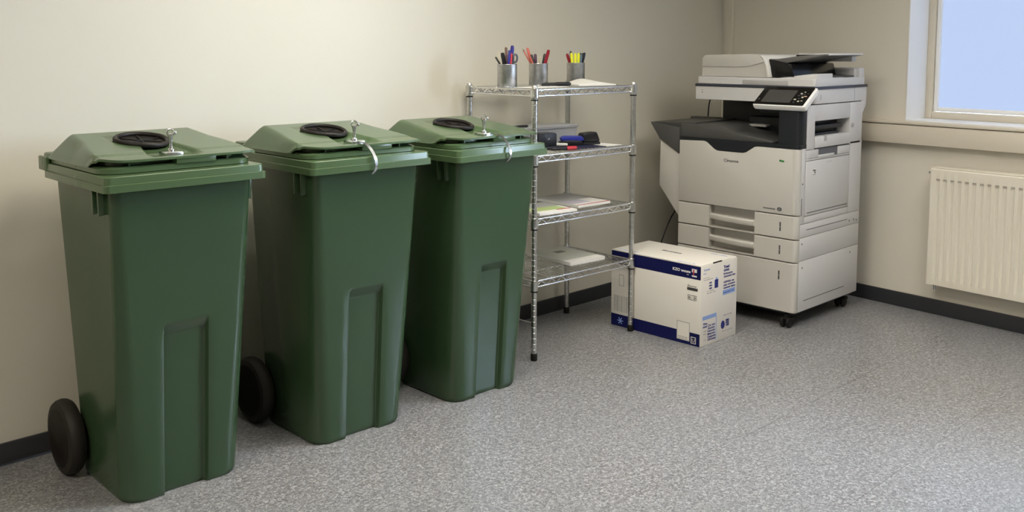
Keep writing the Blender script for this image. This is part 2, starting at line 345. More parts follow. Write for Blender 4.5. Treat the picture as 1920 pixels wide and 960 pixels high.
# ------------------------------------------------------------ radiator
def radiator():
    r = thing('radiator', wpt(uy(1.62), 0.03, 0.157), 'cream ribbed panel radiator on the wall below the window', 'radiator')
    u0, u1, z0, z1, n1 = uy(1.938), uy(0.74), 0.175, 0.768, 0.098
    pitch = 0.0364; pts = []; n = int((u1-u0-0.03)/pitch)
    base = u0+0.022
    prof = []
    for i in range(n):
        a = base+i*pitch
        for du, dn in ((0, 0), (0.010, 0), (0.0145, -0.005), (0.0255, -0.005), (0.030, 0)): prof.append((a+du, dn))
    prof.append((base+n*pitch, 0))
    mb = MB()
    zs = [(z0, 0), (z0+0.03, 0), (z0+0.045, 1), (z1-0.062, 1), (z1-0.05, 0), (z1-0.006, 0), (z1, -1)]
    rows = []
    for z, k in zs:
        row = [(u0, n1-(0.004 if k >= 0 else 0.008), z)]
        row += [(u0+0.005, n1+(-0.004 if k < 0 else 0), z)]
        row += [(u, n1+(d if k == 1 else 0) + (-0.004 if k < 0 else 0), z) for u, d in prof]
        row += [(u1, n1, z)]
        rows.append(row)
    mb.grid(rows)
    mb.box(u0, u1, n1-0.03, n1-0.012, z0, z1, 0.003)
    mb.box(u0, u0+0.004, n1-0.03, n1-0.003, z0, z1)
    mb.box(u0, u1, n1-0.03, n1-0.002, z0, z0+0.004)
    mb.box(u0+0.003, u1, n1-0.03, n1-0.004, z1-0.004, z1)
    mb.xf(MW).build('front_panel', M_rad, r, 25)
    MB().box(u0+0.008, u1-0.01, 0.034, 0.062, z0+0.01, z1-0.01, 0.004).xf(MW).build('rear_panel', M_rad, r)
    g = MB(); g.box(u0-0.001, u1, 0.03, n1-0.006, z1, z1+0.008, 0.003)
    g.xf(MW).build('top_grille', M_rad, r)
    s = MB()
    for i in range(n):
        a = base+i*pitch
        s.box(a+0.011, a+0.029, n1-0.012, n1+0.0006, z1-0.058, z1-0.051)
    s.xf(MW).build('vent_slots', M_slot, r)
    for u in (u0+0.12, u1-0.12):
        for z in (z0+0.05, z1-0.09): MB().box(u-0.015, u+0.015, 0.0, 0.034, z, z+0.04, 0.002).xf(MW).build('wall_bracket', M_rad, r)
    v = MB(); v.lathe([(0.0, -0.03), (0.007, -0.03), (0.007, -0.008), (0.011, -0.008), (0.011, 0.004), (0, 0.004)], (u0+0.035, 0.07, z0), 'Z', 12)
    v.xf(MW).build('drain_plug', M_chrome, r)
    v = MB(); v.lathe([(0.0, -0.014), (0.006, -0.014), (0.006, 0.004), (0, 0.004)], (u0, 0.08, z1-0.025), 'X', 10)
    v.xf(MW).build('bleed_valve', M_chrome, r)
radiator()

# ------------------------------------------------------------ wheelie bins (local: x across, y back from the front rim, z up)
def make_bin(label, strap):
    r = thing('wheelie_bin', (0, 0, 0), label, 'bin', 'green wheelie bins along the wall')
    # body
    def outline(z):
        t = z/0.985
        hw = 0.188+0.032*t; yf = 0.105-0.073*t; yb = 0.475+0.025*t; rf = 0.062-0.034*t; rb = 0.05-0.02*t
        k = 1-min(1, max(0, (z-0.512)/0.036)); ins = 0.019*k
        pts = []
        n = 7
        def arc(cx, cy, rr, a0):
            for i in range(n+1):
                a = a0+i/n*PI/2; pts.append((cx+rr*math.cos(a), cy+rr*math.sin(a), z))
        arc(hw-rb, yb-rb, rb, 0); arc(-hw+rb, yb-rb, rb, PI/2); arc(-hw+rf, yf+rf, rf, PI)
        c = 0.004
        for x, d in ((-0.10, 0), (c-0.077, 0), (c-0.073, 0.10), (c-0.068, 0.85), (c-0.064, 1), (c+0.060, 1), (c+0.064, 0.85), (c+0.069, 0.10), (c+0.073, 0), (0.10, 0)):
            pts.append((x, yf+ins*d, z))
        arc(hw-rf, yf+rf, rf, 1.5*PI)
        return pts
    zs = [0.004, 0.012, 0.02, 0.15, 0.30, 0.45, 0.506, 0.511, 0.516, 0.524, 0.532, 0.540, 0.545, 0.549, 0.556, 0.70, 0.85, 0.985]
    loops = []
    for z in zs:
        o = outline(z)
        if z < 0.01: o = [(x*0.97, 0.29+(y-0.29)*0.97, 0.0) for x, y, _ in o]
        loops.append(o)
    MB().loft(loops).build('body', M_green, r, 30, world=False)
    # rim with a stepped lower edge
    lv = [(0.966, 0.0), (0.9665, -0.001), (0.987, -0.001), (0.9885, 0.0045), (1.009, 0.006), (1.011, 0.008)]
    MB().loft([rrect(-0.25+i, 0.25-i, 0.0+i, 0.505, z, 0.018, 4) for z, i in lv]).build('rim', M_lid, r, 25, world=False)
    # comb fins below the rim, both sides
    for s in (-1, 1):
        f = MB()
        for y in (0.088, 0.132):
            f.prism([(s*0.205, y-0.005, 0.967), (s*0.239, y-0.005, 0.967), (s*0.238, y-0.005, 0.892), (s*0.205, y-0.005, 0.897)], (0, 0.010, 0), 0.001)
        f.build('comb_bracket', M_green, r, 30, world=False)
    # hinge lugs and rear handle
    for s in (-1, 1):
        f = MB(); f.box(s*0.205-0.022, s*0.205+0.022, 0.50, 0.575, 0.975, 1.038, 0.008)
        f.box(s*0.241-0.006, s*0.241+0.006, 0.485, 0.56, 0.985, 1.03, 0.004)
        h = f.build('hinge_lug', M_lid, r, 30, world=False)
        MB().lathe([(0, -0.016), (0.010, -0.016), (0.010, 0.016), (0, 0.016)], (s*0.228, 0.548, 1.012), 'X', 12).build('hinge_pin', M_lid, h, 30, world=False)
    MB().tube([(-0.2, 0.565, 1.004), (0.2, 0.565, 1.004)], 0.013, 10).build('handle_bar', M_lid, r, 30, world=False)
    # wheels and axle
    MB().tube([(-0.245, 0.475, 0.122), (0.245, 0.475, 0.122)], 0.009, 10).build('axle', M_black, r, 30, world=False)
    for s in (-1, 1):
        wm = MB(); c = (s*0.228, 0.475, 0.122); h = 0.026
        wm.lathe([(0.092, -h), (0.098, -h*1.0), (0.113, -h*0.86), (0.1195, -h*0.5), (0.122, 0), (0.1195, h*0.5), (0.113, h*0.86), (0.098, h), (0.092, h), (0.092, -h)], c, 'X', 40)
        wo = wm.build('wheel', M_tyre, r, 30, world=False)
        hb = MB(); hb.lathe([(0, -0.02), (0.024, -0.02), (0.026, 0.014), (0.018, 0.022), (0, 0.022)], c, 'X', 20)
        hb.lathe([(0.02, -0.004), (0.093, -0.006), (0.093, 0.006), (0.02, 0.004)], c, 'X', 32)
        for k in range(8):
            a = k*PI/4; d = Vector((0, math.cos(a), math.sin(a))); q = Vector((0, -math.sin(a), math.cos(a)))*0.004
            p0 = Vector(c)+d*0.018; p1 = Vector(c)+d*0.093
            hb.prism([p0-q+Vector((-0.014, 0, 0)), p0+q+Vector((-0.014, 0, 0)), p1+q+Vector((-0.014, 0, 0)), p1-q+Vector((-0.014, 0, 0))], (0.028, 0, 0))
        hb.build('wheel_hub', M_black, wo, 30, world=False)
    # lid: lower lip, inner core, domed cover with a sunk channel
    lp = MB(); lv = [(1.0115, 0.004), (1.013, 0.0), (1.027, 0.0), (1.031, 0.006)]
    def lipl(z, i):
        pts = []
        for x, y, zz in rrect(-0.236+i, 0.236-i, 0.052+i, 0.52, z, 0.055, 8): pts.append((x, y, zz))
        return pts
    lp.loft([lipl(z, i) for z, i in lv])
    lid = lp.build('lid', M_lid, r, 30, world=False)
    co = MB(); co.loft([rrect(-0.205, 0.205, 0.10, 0.49, z, 0.05, 6) for z in (1.028, 1.045)])
    co.box(-0.020, 0.105, 0.0465, 0.12, 1.028, 1.050, 0.003).box(-0.152, -0.146, 0.075, 0.12, 1.028, 1.049).box(0.145, 0.150, 0.060, 0.12, 1.028, 1.048)
    co.build('lid_front_block', M_lid, lid, 30, world=False)
    HX, HY = -0.030, 0.272
    def ch_left(y): return -0.050 + 0.035*smooth(0.10, 0.25, y)**0.8 - 0.055*smooth(0.10, 0.0, y-0.04) * 0
    def top(x, y):
        wl = 0.242
        zt = 1.0535+(y-0.05)*0.136
        zb = 1.104-(y-0.425)*1.0
        k = 0.014; h = min(max(0.5+0.5*(zb-zt)/k, 0), 1); z = zb*(1-h)+zt*h-k*h*(1-h)
        d = max(0.0, wl-abs(x))
        zs = 1.026+d*(1.55+2.2*smooth(0.30, 0.05, y))
        h = min(max(0.5+0.5*(zs-z)/k, 0), 1); z = zs*(1-h)+z*h-k*h*(1-h)
        xl = -0.082+0.020*smooth(0.10, 0.22, y) - 0.06*smooth(0.21, 0.29, y)
        xr = 0.072-0.034*smooth(0.08, 0.26, y)
        ch = smooth(xl-0.004, xl+0.008, x)*smooth(xr+0.006, xr-0.005, x)*smooth(0.37, 0.33, y)
        ch *= (1-smooth(0.20, 0.33, y)*0.75)*smooth(0.048, 0.10, y)
        rr = math.hypot((x-HX)/0.95, y-HY)
        return z-max(0.013*ch, 0)-0.015*smooth(0.074, 0.066, rr)
    rows = []; NX, NY = 96, 80
    for j in range(NY+1):
        row = []
        for i in range(NX+1):
            x = (-1+2*i/NX)*0.2415
            yf = 0.044+(0.055 if x < 0 else 0.015)*max(0, (abs(x)-0.14)/0.10)**2.5
            y = yf+(0.515-yf)*j/NY
            fl = 1.026+(1.0535+(y-0.05)*0.136-0.005-1.026)*smooth(0.185, 0.075, y)
            tz = top(x, y); kk = 0.016; hh = min(max(0.5+0.5*(tz-fl)/kk, 0), 1)
            row.append((x, y, max(1.026, fl*(1-hh)+tz*hh)))
        rows.append(row)
    cv = MB(); cv.grid(rows)
    under = [[(x, y, max(1.0255, z-0.007)) for x, y, z in row] for row in rows]
    cv.grid([row[::-1] for row in under])
    for seq in (list(zip(rows[0], under[0])),):
        cv.grid([[a for a, b in seq][::-1], [b for a, b in seq][::-1]])
    for k in (0, -1):
        cv.grid([[r[k] for r in rows], [r[k] for r in under]])
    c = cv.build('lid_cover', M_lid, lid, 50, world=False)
    # rubber ring, flaps
    def onlid(x, y, dz): return Vector((x, y, 1.0535+(y-0.05)*0.136+dz))
    rg = MB(); ring = []
    RX = 0.080
    for k in range(40):
        a = 2*PI*k/40; x, y = HX+RX*math.cos(a)*0.95, HY+RX*math.sin(a)
        dip = -0.004*smooth(-0.02, 0.03, x-HX)*smooth(0.03, -0.05, y-HY)
        ring.append(onlid(x, y, 0.003+dip))
    rg.tube(ring, 0.0078, 10, closed=True)
    ro = rg.build('rubber_ring', M_hole, lid, 40, world=False)
    dk = MB(); n = 48; cen = onlid(HX, HY, -0.004)
    loops = [[cen.lerp(p, t)+Vector((0, 0, -0.006 if t < 0.9 else -0.004)) for p in ring] for t in (0.03, 0.5, 0.92)]
    dk.loft(loops, cap=False); dk.build('rubber_flap', M_hole, ro, 40, world=False)
    sl = MB()
    for k in range(6):
        a = k*PI/3+0.35; d = Vector((math.cos(a), math.sin(a), math.sin(a)*0.136)); q = Vector((-math.sin(a), math.cos(a), 0))*0.0016
        p0 = cen+Vector((0, 0, 0.0005)); p1 = cen+d*0.066+Vector((0, 0, 0.0015))
        sl.prism([p0-q, p0+q, p1+q, p1-q], (0, 0, 0.004))
    sl.build('flap_slits', M_black, ro, 40, world=False)
    # lock plate with key standing in it
    lx, ly = -0.006, 0.116; lz = 1.0535+(ly-0.05)*0.136-0.013
    lk = MB(); lk.box(lx-0.027, lx+0.027, ly-0.027, ly+0.027, lz-0.004, lz+0.010, 0.003)
    lo = lk.build('lock_plate', M_chrome, lid, 30, world=False)
    ky = MB(); ky.lathe([(0, 0.008), (0.011, 0.008), (0.010, 0.016), (0.0055, 0.020), (0.0048, 0.036), (0.0062, 0.05), (0.0085, 0.058), (0.0085, 0.062), (0, 0.066)], (lx, ly, lz), 'Z', 16)
    ky.tube([(lx+0.008*math.cos(a)*1.0, ly-0.006*math.cos(a), lz+0.068+0.010*math.sin(a)) for a in [2*PI*k/14 for k in range(14)]], 0.0028, 8, closed=True)
    ky.lathe([(0, -0.0065), (0.0045, -0.0055), (0.0065, 0), (0.0045, 0.0055), (0, 0.0065)], (lx+0.010, ly-0.008, lz+0.066), 'Z', 12)
    ky.build('key', M_chrome, lo, 40, world=False)
    if strap:
        st = MB(); x0 = strap; prof = [(lx+0.01, 0.095, 1.052), (x0-0.010, 0.062, 1.061), (x0, 0.035, 1.052), (x0+0.006, 0.010, 1.030), (x0+0.008, -0.010, 1.000), (x0+0.006, -0.012, 0.972), (x0, 0.002, 0.953)]
        # interpolate to a smooth band
        P4 = []
        for i in range(len(prof)-1):
            p = [Vector(prof[max(0, min(len(prof)-1, i+k))]) for k in (-1, 0, 1, 2)]
            for t in (0, .25, .5, .75):
                P4.append(0.5*((2*p[1])+(-p[0]+p[2])*t+(2*p[0]-5*p[1]+4*p[2]-p[3])*t*t+(-p[0]+3*p[1]-3*p[2]+p[3])*t**3))
        P4.append(Vector(prof[-1]))
        lps = []
        for i, q in enumerate(P4):
            d = (P4[min(i+1, len(P4)-1)]-P4[max(i-1, 0)]).normalized(); nn = d.cross(Vector((1, 0, 0))).normalized()*0.0012; w = Vector((0.008-0.004*i/len(P4), 0, 0))
            lps.append([q-w-nn, q+w-nn, q+w+nn, q-w+nn])
        st.loft(lps); st.build('hasp_strap', M_chrome, lid, 40, world=False)
    return r
b1 = make_bin('nearest and leftmost green wheelie bin, lidded, without a metal strap over its rim', 0)
b1.location = (1.270, 2.655, 0); b1.rotation_euler.z = math.radians(-0.8)
b2 = make_bin('middle one of the three green wheelie bins, metal strap over its front rim', -0.012)
b2.location = (1.912, 2.622, 0); b2.rotation_euler.z = math.radians(-1.4); b2.scale = (0.985, 1.0, 0.993)
b3 = make_bin('green wheelie bin farthest from the camera, beside the wire shelf', 0.008)
b3.location = (2.503, 2.60, 0); b3.rotation_euler.z = math.radians(-0.6); b3.scale = (0.94, 1.0, 0.985)

# ------------------------------------------------------------ wire shelving
SHX, SHY, SHR = 2.928, 2.862, math.radians(-1.6); SW, SD = 0.652, 0.432
shelf = thing('wire_shelf_unit', (SHX, SHY, 0), 'four-tier chromed wire shelf unit against the cream wall', 'shelf', rz=SHR)
def build_shelf():
    first = None
    for (x, y) in ((0, 0), (SW, 0), (0, SD), (SW, SD)):
        m = MB(); prof = [(0, 0.03), (0.0125, 0.03)]; z = 0.05
        while z < 1.195: prof += [(0.0125, z), (0.0110, z+0.0015), (0.0110, z+0.0035), (0.0125, z+0.005)]; z += 0.025
        prof += [(0.0125, 1.205), (0.010, 1.209), (0, 1.209)]
        m.lathe(prof, (x, y, 0), 'Z', 14); po = m.build('post', M_post, shelf, 40, world=False)
        MB().lathe([(0, 0), (0.014, 0), (0.015, 0.004), (0.015, 0.030), (0.0125, 0.033), (0, 0.033)], (x, y, 0), 'Z', 14).build('foot', M_black, po, 40, world=False)
    for zt in (1.194, 0.908, 0.632, 0.357):
        d = MB(); r0 = 0.0041; zb = zt-0.030
        x0, x1, y0, y1 = 0.014, SW-0.014, 0.0, SD
        n = 26
        for k in range(1, n):                                       # deck wires, front to back
            x = x0+(x1-x0)*k/n; d.tube([(x, -0.002, zt-0.001), (x, SD+0.002, zt-0.001)], 0.0019, 6)
        for k in (0.33, 0.67): d.tube([(x0, SD*k, zt-0.005), (x1, SD*k, zt-0.005)], 0.0028, 6)
        ds = d.build('wire_deck', M_wire, shelf, 60, world=False)
        e = MB()
        for (a, b) in (((0, 0), (SW, 0)), ((0, SD), (SW, SD)), ((0, 0), (0, SD)), ((SW, 0), (SW, SD))):
            a = Vector((*a, 0)); b = Vector((*b, 0)); dr = (b-a).normalized(); L = (b-a).length
            p0, p1 = a+dr*0.012, b-dr*0.012
            e.tube([p0+Vector((0, 0, zt-0.004)), p1+Vector((0, 0, zt-0.004))], r0, 8)
            e.tube([p0+Vector((0, 0, zb)), p1+Vector((0, 0, zb))], r0, 8)
            nz = int(L/0.032); zz = [p0.lerp(p1, i/nz)+Vector((0, 0, zt-0.007 if i % 2 else zb+0.003)) for i in range(nz+1)]
            e.tube(zz, 0.0030, 6)
        e.build('edge_truss', M_wire, ds, 60, world=False)
        for (x, y) in ((0, 0), (SW, 0), (0, SD), (SW, SD)):
            c = MB(); c.lathe([(0.0128, -0.044), (0.0165, -0.044), (0.0165, -0.038), (0.0182, -0.036), (0.0172, 0.002), (0.0135, 0.004), (0.0128, 0.004), (0.0128, -0.044)], (x, y, zt), 'Z', 16)
            co = c.build('collar', M_post, ds, 40, world=False)
            c = MB(); c.lathe([(0.0126, -0.050), (0.0158, -0.050), (0.0158, -0.043), (0.0126, -0.043), (0.0126, -0.050)], (x, y, zt), 'Z', 16)
            c.build('sleeve_clip', M_black, co, 40, world=False)
    MB().tube([(0, 0.012, 0.165), (0, SD-0.012, 0.165)], 0.0035, 8).build('side_brace', M_wire, shelf, 60, world=False)
build_shelf()
T1, T2, T3, T4 = 1.1950, 0.9090, 0.6330, 0.3580

# ------------------------------------------------------------ pen cups and pens
def pen_cup(x, y, label):
    r = thing('pen_cup', (x, y, T1), label, 'pen cup', 'pen cups on the top shelf')
    m = MB(); R, H = 0.0445, 0.102
    m.lathe([(0, 0.0), (R-0.001, 0.0), (R, 0.002), (R, H), (R-0.0018, H), (R-0.0018, 0.003), (0, 0.003)], (x, y, T1), 'Z', 36)
    m.build('cup_wall', M_cup, r, 40)
    MB().tube([(x+R*math.cos(2*PI*k/36), y+R*math.sin(2*PI*k/36), T1+H) for k in range(36)], 0.0018, 8, closed=True).build('cup_rim', M_chrome, r, 60)
    MB().tube([(x+R*math.cos(2*PI*k/36), y+R*math.sin(2*PI*k/36), T1+0.0018) for k in range(36)], 0.0018, 8, closed=True).build('base_ring', M_chrome, r, 60)
CUPS = [(2.990, 3.095), (3.222, 3.125), (3.512, 3.150)]
pen_cup(*CUPS[0], 'leftmost silver metal pen cup on the top shelf')
pen_cup(*CUPS[1], 'middle silver metal pen cup, its pens spread wide apart')
pen_cup(*CUPS[2], 'silver metal pen cup holding yellow highlighters, behind white paper')
RT = Vector((math.sin(CYAW), -math.cos(CYAW), 0)); AW = Vector((math.cos(CYAW), math.sin(CYAW), 0))
def pen(cup, name, label, cat, body, tip, dx, dep, h, lean, r=0.0045, style='pen', bd=0.0):
    """a pen standing in a cup: dx/dep where it crosses the rim, lean sideways run of its upper end, h height of its top above the shelf"""
    cx, cy = CUPS[cup]; c = Vector((cx, cy, T1))
    rim = c+RT*dx+AW*dep+Vector((0, 0, 0.102))
    bx = dx-lean/(h-0.102)*0.096; m_ = 0.0405-r*1.2; lim = math.sqrt(max(1e-6, m_*m_-bd*bd)); bx = max(-lim, min(lim, bx))
    bot = c+RT*bx+AW*bd+Vector((0, 0, 0.006)); top = rim+(rim-bot)*((h-0.102)/0.096)
    L = (top-bot).length; m = MB()
    if style == 'pen':      m.lathe([(0, 0), (r*0.35, 0.004), (r*0.9, 0.014), (r, 0.03), (r, L*0.62)], (0, 0, 0), 'Z', 12); m.mi = 1; m.lathe([(r*1.12, L*0.62), (r*1.12, L-0.004), (r*0.7, L), (0, L)], (0, 0, 0), 'Z', 12); m.mi = 1; m.box(r*1.0, r*1.5, -0.0016, 0.0016, L*0.70, L-0.003)
    elif style == 'marker': m.lathe([(0, 0), (r*0.8, 0.001), (r, 0.006), (r, L*0.6)], (0, 0, 0), 'Z', 14); m.mi = 1; m.lathe([(r*1.1, L*0.6), (r*1.08, L*0.92), (r*0.85, L-0.002), (0, L)], (0, 0, 0), 'Z', 14)
    elif style == 'pencil': m.lathe([(0, 0), (r, 0.0), (r, L-0.016)], (0, 0, 0), 'Z', 6); m.mi = 1; m.lathe([(r, L-0.016), (r*0.2, L-0.001), (0, L)], (0, 0, 0), 'Z', 6)
    elif style == 'brush':  m.lathe([(0, 0), (r, 0.0), (r*0.7, L)], (0, 0, 0), 'Z', 8)
    elif style == 'scissors':
        m.box(-0.005, 0.005, -0.001, 0.001, 0, L*0.62, 0.0004); m.mi = 1
        for s in (-1, 1):
            pts = [(s*0.0085+0.0095*math.cos(a), 0.0015*s, L-0.018+0.018*math.sin(a)) for a in [2*PI*k/18 for k in range(18)]]
            m.tube(pts, 0.0046, 8, closed=True)
        m.box(-0.006, 0.006, -0.003, 0.003, L*0.6, L-0.030, 0.001)
    z = (top-bot).normalized(); xax = RT-z*RT.dot(z); xax.normalize(); yax = z.cross(xax)
    M = Matrix((xax, yax, z)).transposed().to_4x4()
    o = m.build(name, [P[body] if isinstance(body, str) else body, P[tip]], None, 40)
    o.matrix_world = Matrix.Translation(bot) @ M
    return tag(o, label, cat, 'pens in the cups')
pen(0, 'pen', 'thin black pen leaning far left in the leftmost cup', 'pen', 'black', 'black', -0.033, 0.0033, 0.135, -0.020, 0.0032, 'pen', -0.0063)
pen(0, 'wooden_stick', 'thin cream stick rising at the left edge of the leftmost cup', 'stick', 'cream', 'cream', -0.028, -0.0033, 0.160, -0.014, 0.0016, 'brush', -0.0256)
pen(0, 'marker', 'thick black marker leaning left in the leftmost cup', 'marker', 'black', 'black', -0.012, -0.0216, 0.155, -0.010, 0.0085, 'marker', -0.0153)
pen(0, 'pencil', 'cream wood pencil behind the black marker in the leftmost cup', 'pencil', 'cream', 'cream', -0.014, 0.0348, 0.158, -0.004, 0.0036, 'pencil', -0.0103)
pen(0, 'pen', 'tall brown pen with black cap in the leftmost cup', 'pen', 'brown', 'brown', -0.003, 0.0319, 0.178, -0.003, 0.0048, 'pen', 0.0125)
pen(0, 'pen', 'slim blue pen between two red pens in the leftmost cup', 'pen', 'navy', 'blue', 0.007, -0.0350, 0.166, 0.003, 0.0045, 'pen', -0.0321)
pen(0, 'pen', 'red pen leaning left of the slim blue pen in the leftmost cup', 'pen', 'red', 'plum', 0.003, 0.0181, 0.145, -0.003, 0.0042, 'pen', 0.0022)
pen(0, 'pen', 'red pen below the tall blue marker in the leftmost cup', 'pen', 'red', 'red', 0.015, -0.0300, 0.152, 0.003, 0.0042, 'pen', -0.0305)
pen(0, 'marker', 'tallest blue marker in the leftmost cup', 'marker', 'navy', 'blue', 0.017, 0.0277, 0.187, 0.007, 0.0080, 'marker', 0.0290)
pen(0, 'scissors', 'scissors with slate grey loop handles in the leftmost cup', 'scissors', M_chrome, 'grey', 0.026, -0.008, 0.147, 0.002, 0.005, 'scissors', 0.006)
pen(1, 'pencil', 'thin coral pencil leaning farthest left in the middle cup', 'pencil', 'coral', 'brown', -0.036, 0.0030, 0.172, -0.038, 0.0036, 'pencil', -0.0175)
pen(1, 'marker', 'coral red marker leaning left in the middle cup', 'marker', 'coral', 'coral', -0.030, 0.0171, 0.176, -0.022, 0.0062, 'marker', -0.0107)
pen(1, 'pencil', 'coral pencil close behind the coral marker in the middle cup', 'pencil', 'coral', 'coral', -0.026, -0.0270, 0.168, -0.028, 0.0036, 'pencil', -0.0333)
pen(1, 'marker', 'short black marker leaning left in the middle cup', 'marker', 'plum', 'black', -0.024, -0.0128, 0.145, -0.010, 0.0072, 'marker', -0.0261)
pen(1, 'pen', 'dark plum pen standing upright in the middle cup', 'pen', 'plum', 'plum', -0.013, 0.0224, 0.147, -0.002, 0.0050, 'pen', 0.0130)
pen(1, 'pencil', 'cream wood pencil at the middle of the middle cup', 'pencil', 'cream', 'cream', 0.006, 0.0142, 0.140, 0.006, 0.0036, 'pencil', 0.0340)
pen(1, 'pen', 'white pen with black cap at the right of the middle cup', 'pen', 'white', 'black', 0.024, 0.0216, 0.148, 0.008, 0.0062, 'pen', 0.0194)
pen(1, 'marker', 'crimson marker leaning right out of the middle cup', 'marker', 'dred', 'dred', 0.031, -0.0101, 0.167, 0.017, 0.0072, 'marker', 0.0030)
pen(2, 'marker', 'crimson marker leaning left in the cup of yellow highlighters', 'marker', 'dred', 'dred', -0.03, -0.008, 0.148, -0.015, 0.0068, 'marker', 0.004)
pen(2, 'pen', 'dark pen behind the yellow highlighters', 'pen', 'grey', 'navy', -0.021, 0.012, 0.16, -0.005, 0.0042, 'pen', 0.012)
pen(2, 'highlighter', 'yellow highlighter next to the crimson marker', 'highlighter', 'yellow', 'yellow', -0.0195, -0.024, 0.152, -0.004, 0.0062, 'marker', -0.024)
pen(2, 'highlighter', 'yellow highlighter in the middle of the three', 'highlighter', 'yellow', 'yellow', -0.0045, -0.028, 0.15, -0.0005, 0.006, 'marker', -0.028)
pen(2, 'highlighter', 'yellow highlighter nearest to the black pens', 'highlighter', 'yellow', 'yellow', 0.0105, -0.027, 0.152, 0.0015, 0.0062, 'marker', -0.026)
pen(2, 'pen', 'steel blue pen right of the yellow highlighters', 'pen', 'steel', 'steel', 0.0215, -0.018, 0.143, 0.002, 0.0042, 'pen', -0.018)
pen(2, 'pen', 'upright black pen in the highlighter cup', 'pen', 'black', 'navy', 0.022, 0.012, 0.15, 0.001, 0.0045, 'pen', 0.016)
pen(2, 'pen', 'black pen second from the right in the highlighter cup', 'pen', 'navy', 'black', 0.031, -0.002, 0.151, 0.004, 0.0044, 'pen', -0.002)
pen(2, 'pen', 'black pen leaning farthest right in the highlighter cup', 'pen', 'black', 'navy', 0.033, 0.014, 0.152, 0.012, 0.0048, 'pen', -0.018)

# ------------------------------------------------------------ things lying on the shelves
def sheet(name, label, cat, cx, cy, z, w, d, rz, th, mats, curl=0.0, group=None, extra=None):
    m = MB(); n = 14; rows = []
    for j in range(n+1):
        rows.append([(w*(i/n-0.5), d*(j/n-0.5), curl*(abs(i/n-0.5)*2)**2.5*(0.5+0.5*j/n)) for i in range(n+1)])
    top = [[(x, y, zz+th) for x, y, zz in r] for r in rows]
    m.grid([r[::-1] for r in rows]); m.grid(top)
    m.grid([[a for a in rows[0]], [a for a in top[0]]]); m.grid([[a for a in top[-1]], [a for a in rows[-1]]])
    m.grid([[r[0] for r in top], [r[0] for r in rows]]); m.grid([[r[-1] for r in rows], [r[-1] for r in top]])
    o = m.build(name, mats, None, 40); o.location = (cx, cy, z); o.rotation_euler.z = rz
    tag(o, label, cat, group)
    if extra: extra(o, w, d, th)
    return o
# top tier
def notepad_extra(o, w, d, th):
    pass
npd = MB()
rows = []
for j in range(13):
    v = j/12
    rows.append([((i/16-0.5)*0.20, (v-0.5)*0.15, 0.006+0.022*math.sin(PI*min(1, max(0, i/16)))**1.5*(0.45+0.55*v)) for i in range(17)])
npd.grid(rows); npd.grid([[(x, y, 0) for x, y, z in r][::-1] for r in rows])
npd.grid([[(x, y, 0) for x, y, z in rows[0]], rows[0]]); npd.grid([rows[-1], [(x, y, 0) for x, y, z in rows[-1]]])
npd.grid([[r[0] for r in rows], [(r[0][0], r[0][1], 0) for r in rows]]); npd.grid([[(r[-1][0], r[-1][1], 0) for r in rows], [r[-1] for r in rows]])
o = npd.build('notepad', M_paper, None, 50); o.location = (3.425, 2.985, T1+0.0005); o.rotation_euler.z = math.radians(-18)
tag(o, 'crumpled white notepad lying before the highlighter cup', 'notepad')
sheet('paper_sheet', 'flat pale paper sheet under the leftmost pen cups', 'paper', 3.08, 2.965, T1+0.0003, 0.24, 0.11, 0, 0.0012, M_paper)
mk = MB(); mk.lathe([(0, -0.075), (0.005, -0.073), (0.0075, -0.06), (0.0078, 0.0)], (0, 0, 0), 'X', 14); mk.lathe([(0.0095, 0.0), (0.0098, 0.05), (0.0092, 0.068), (0.006, 0.074), (0, 0.075)], (0, 0, 0), 'X', 14)
o = mk.build('marker', P['black'], None, 40); o.location = (3.20, 2.99, T1+0.0104); o.rotation_euler.z = math.radians(-20)
tag(o, 'black marker lying flat before the middle pen cup', 'marker')

# second tier
bx = thing('storage_box', (3.27, 3.20, T2), 'long clear plastic storage box on the second shelf', 'box', rz=math.radians(-2))
def tapered(mb, w0, d0, w1, d1, h, th=0.003):
    mb.loft([rrect(-w/2, w/2, -d/2, d/2, z, 0.01, 4) for w, d, z in ((w0, d0, 0), (w1, d1, h), (w1-2*th, d1-2*th, h), (w0-2*th, d0-2*th, th))])
    return mb
tapered(MB(), 0.43, 0.14, 0.45, 0.155, 0.078).build('tub', M_clear, bx, 40, world=False)
MB().loft([rrect(-w/2, w/2, -d/2, d/2, z, 0.012, 4) for w, d, z in ((0.45, 0.156, 0.0785), (0.462, 0.166, 0.0785), (0.462, 0.166, 0.088), (0.45, 0.15, 0.0905))]).build('box_lid', M_clear, bx, 40, world=False)
pm = MB(); pm.lathe([(0, -0.065), (0.003, -0.062), (0.0045, -0.045), (0.0045, 0.01)], (0, 0, 0), 'X', 10); pm.lathe([(0.0058, 0.01), (0.0058, 0.06), (0.004, 0.066), (0, 0.067)], (0, 0, 0), 'X', 10)
o = pm.build('pen', P['black'], None, 40); o.location = (3.115, 3.165, T2+0.0905+0.0058); o.rotation_euler.z = math.radians(-12)
tag(o, 'black pen lying on the clear storage box, behind the farthest bin', 'pen')
dsp = thing('desk_box', (3.165, 3.035, T2), 'black desk box standing before the clear storage box', 'desk box', rz=math.radians(-6))
d = MB(); d.prism([(-0.055, -0.03, 0), (0.055, -0.03, 0), (0.055, -0.03, 0.066), (0.045, -0.03, 0.072), (-0.055, -0.03, 0.074)], (0, 0.06, 0), 0.003); d.build('case', P['black'], dsp, 40, world=False)
lm = MB(); text_mb(lm, 'ell', 0.012, (0.0, -0.0302, 0.042), (1, 0, 0), (0, 0, 1)); lm.build('printed_mark', M_lgrey, dsp, 0, world=False)
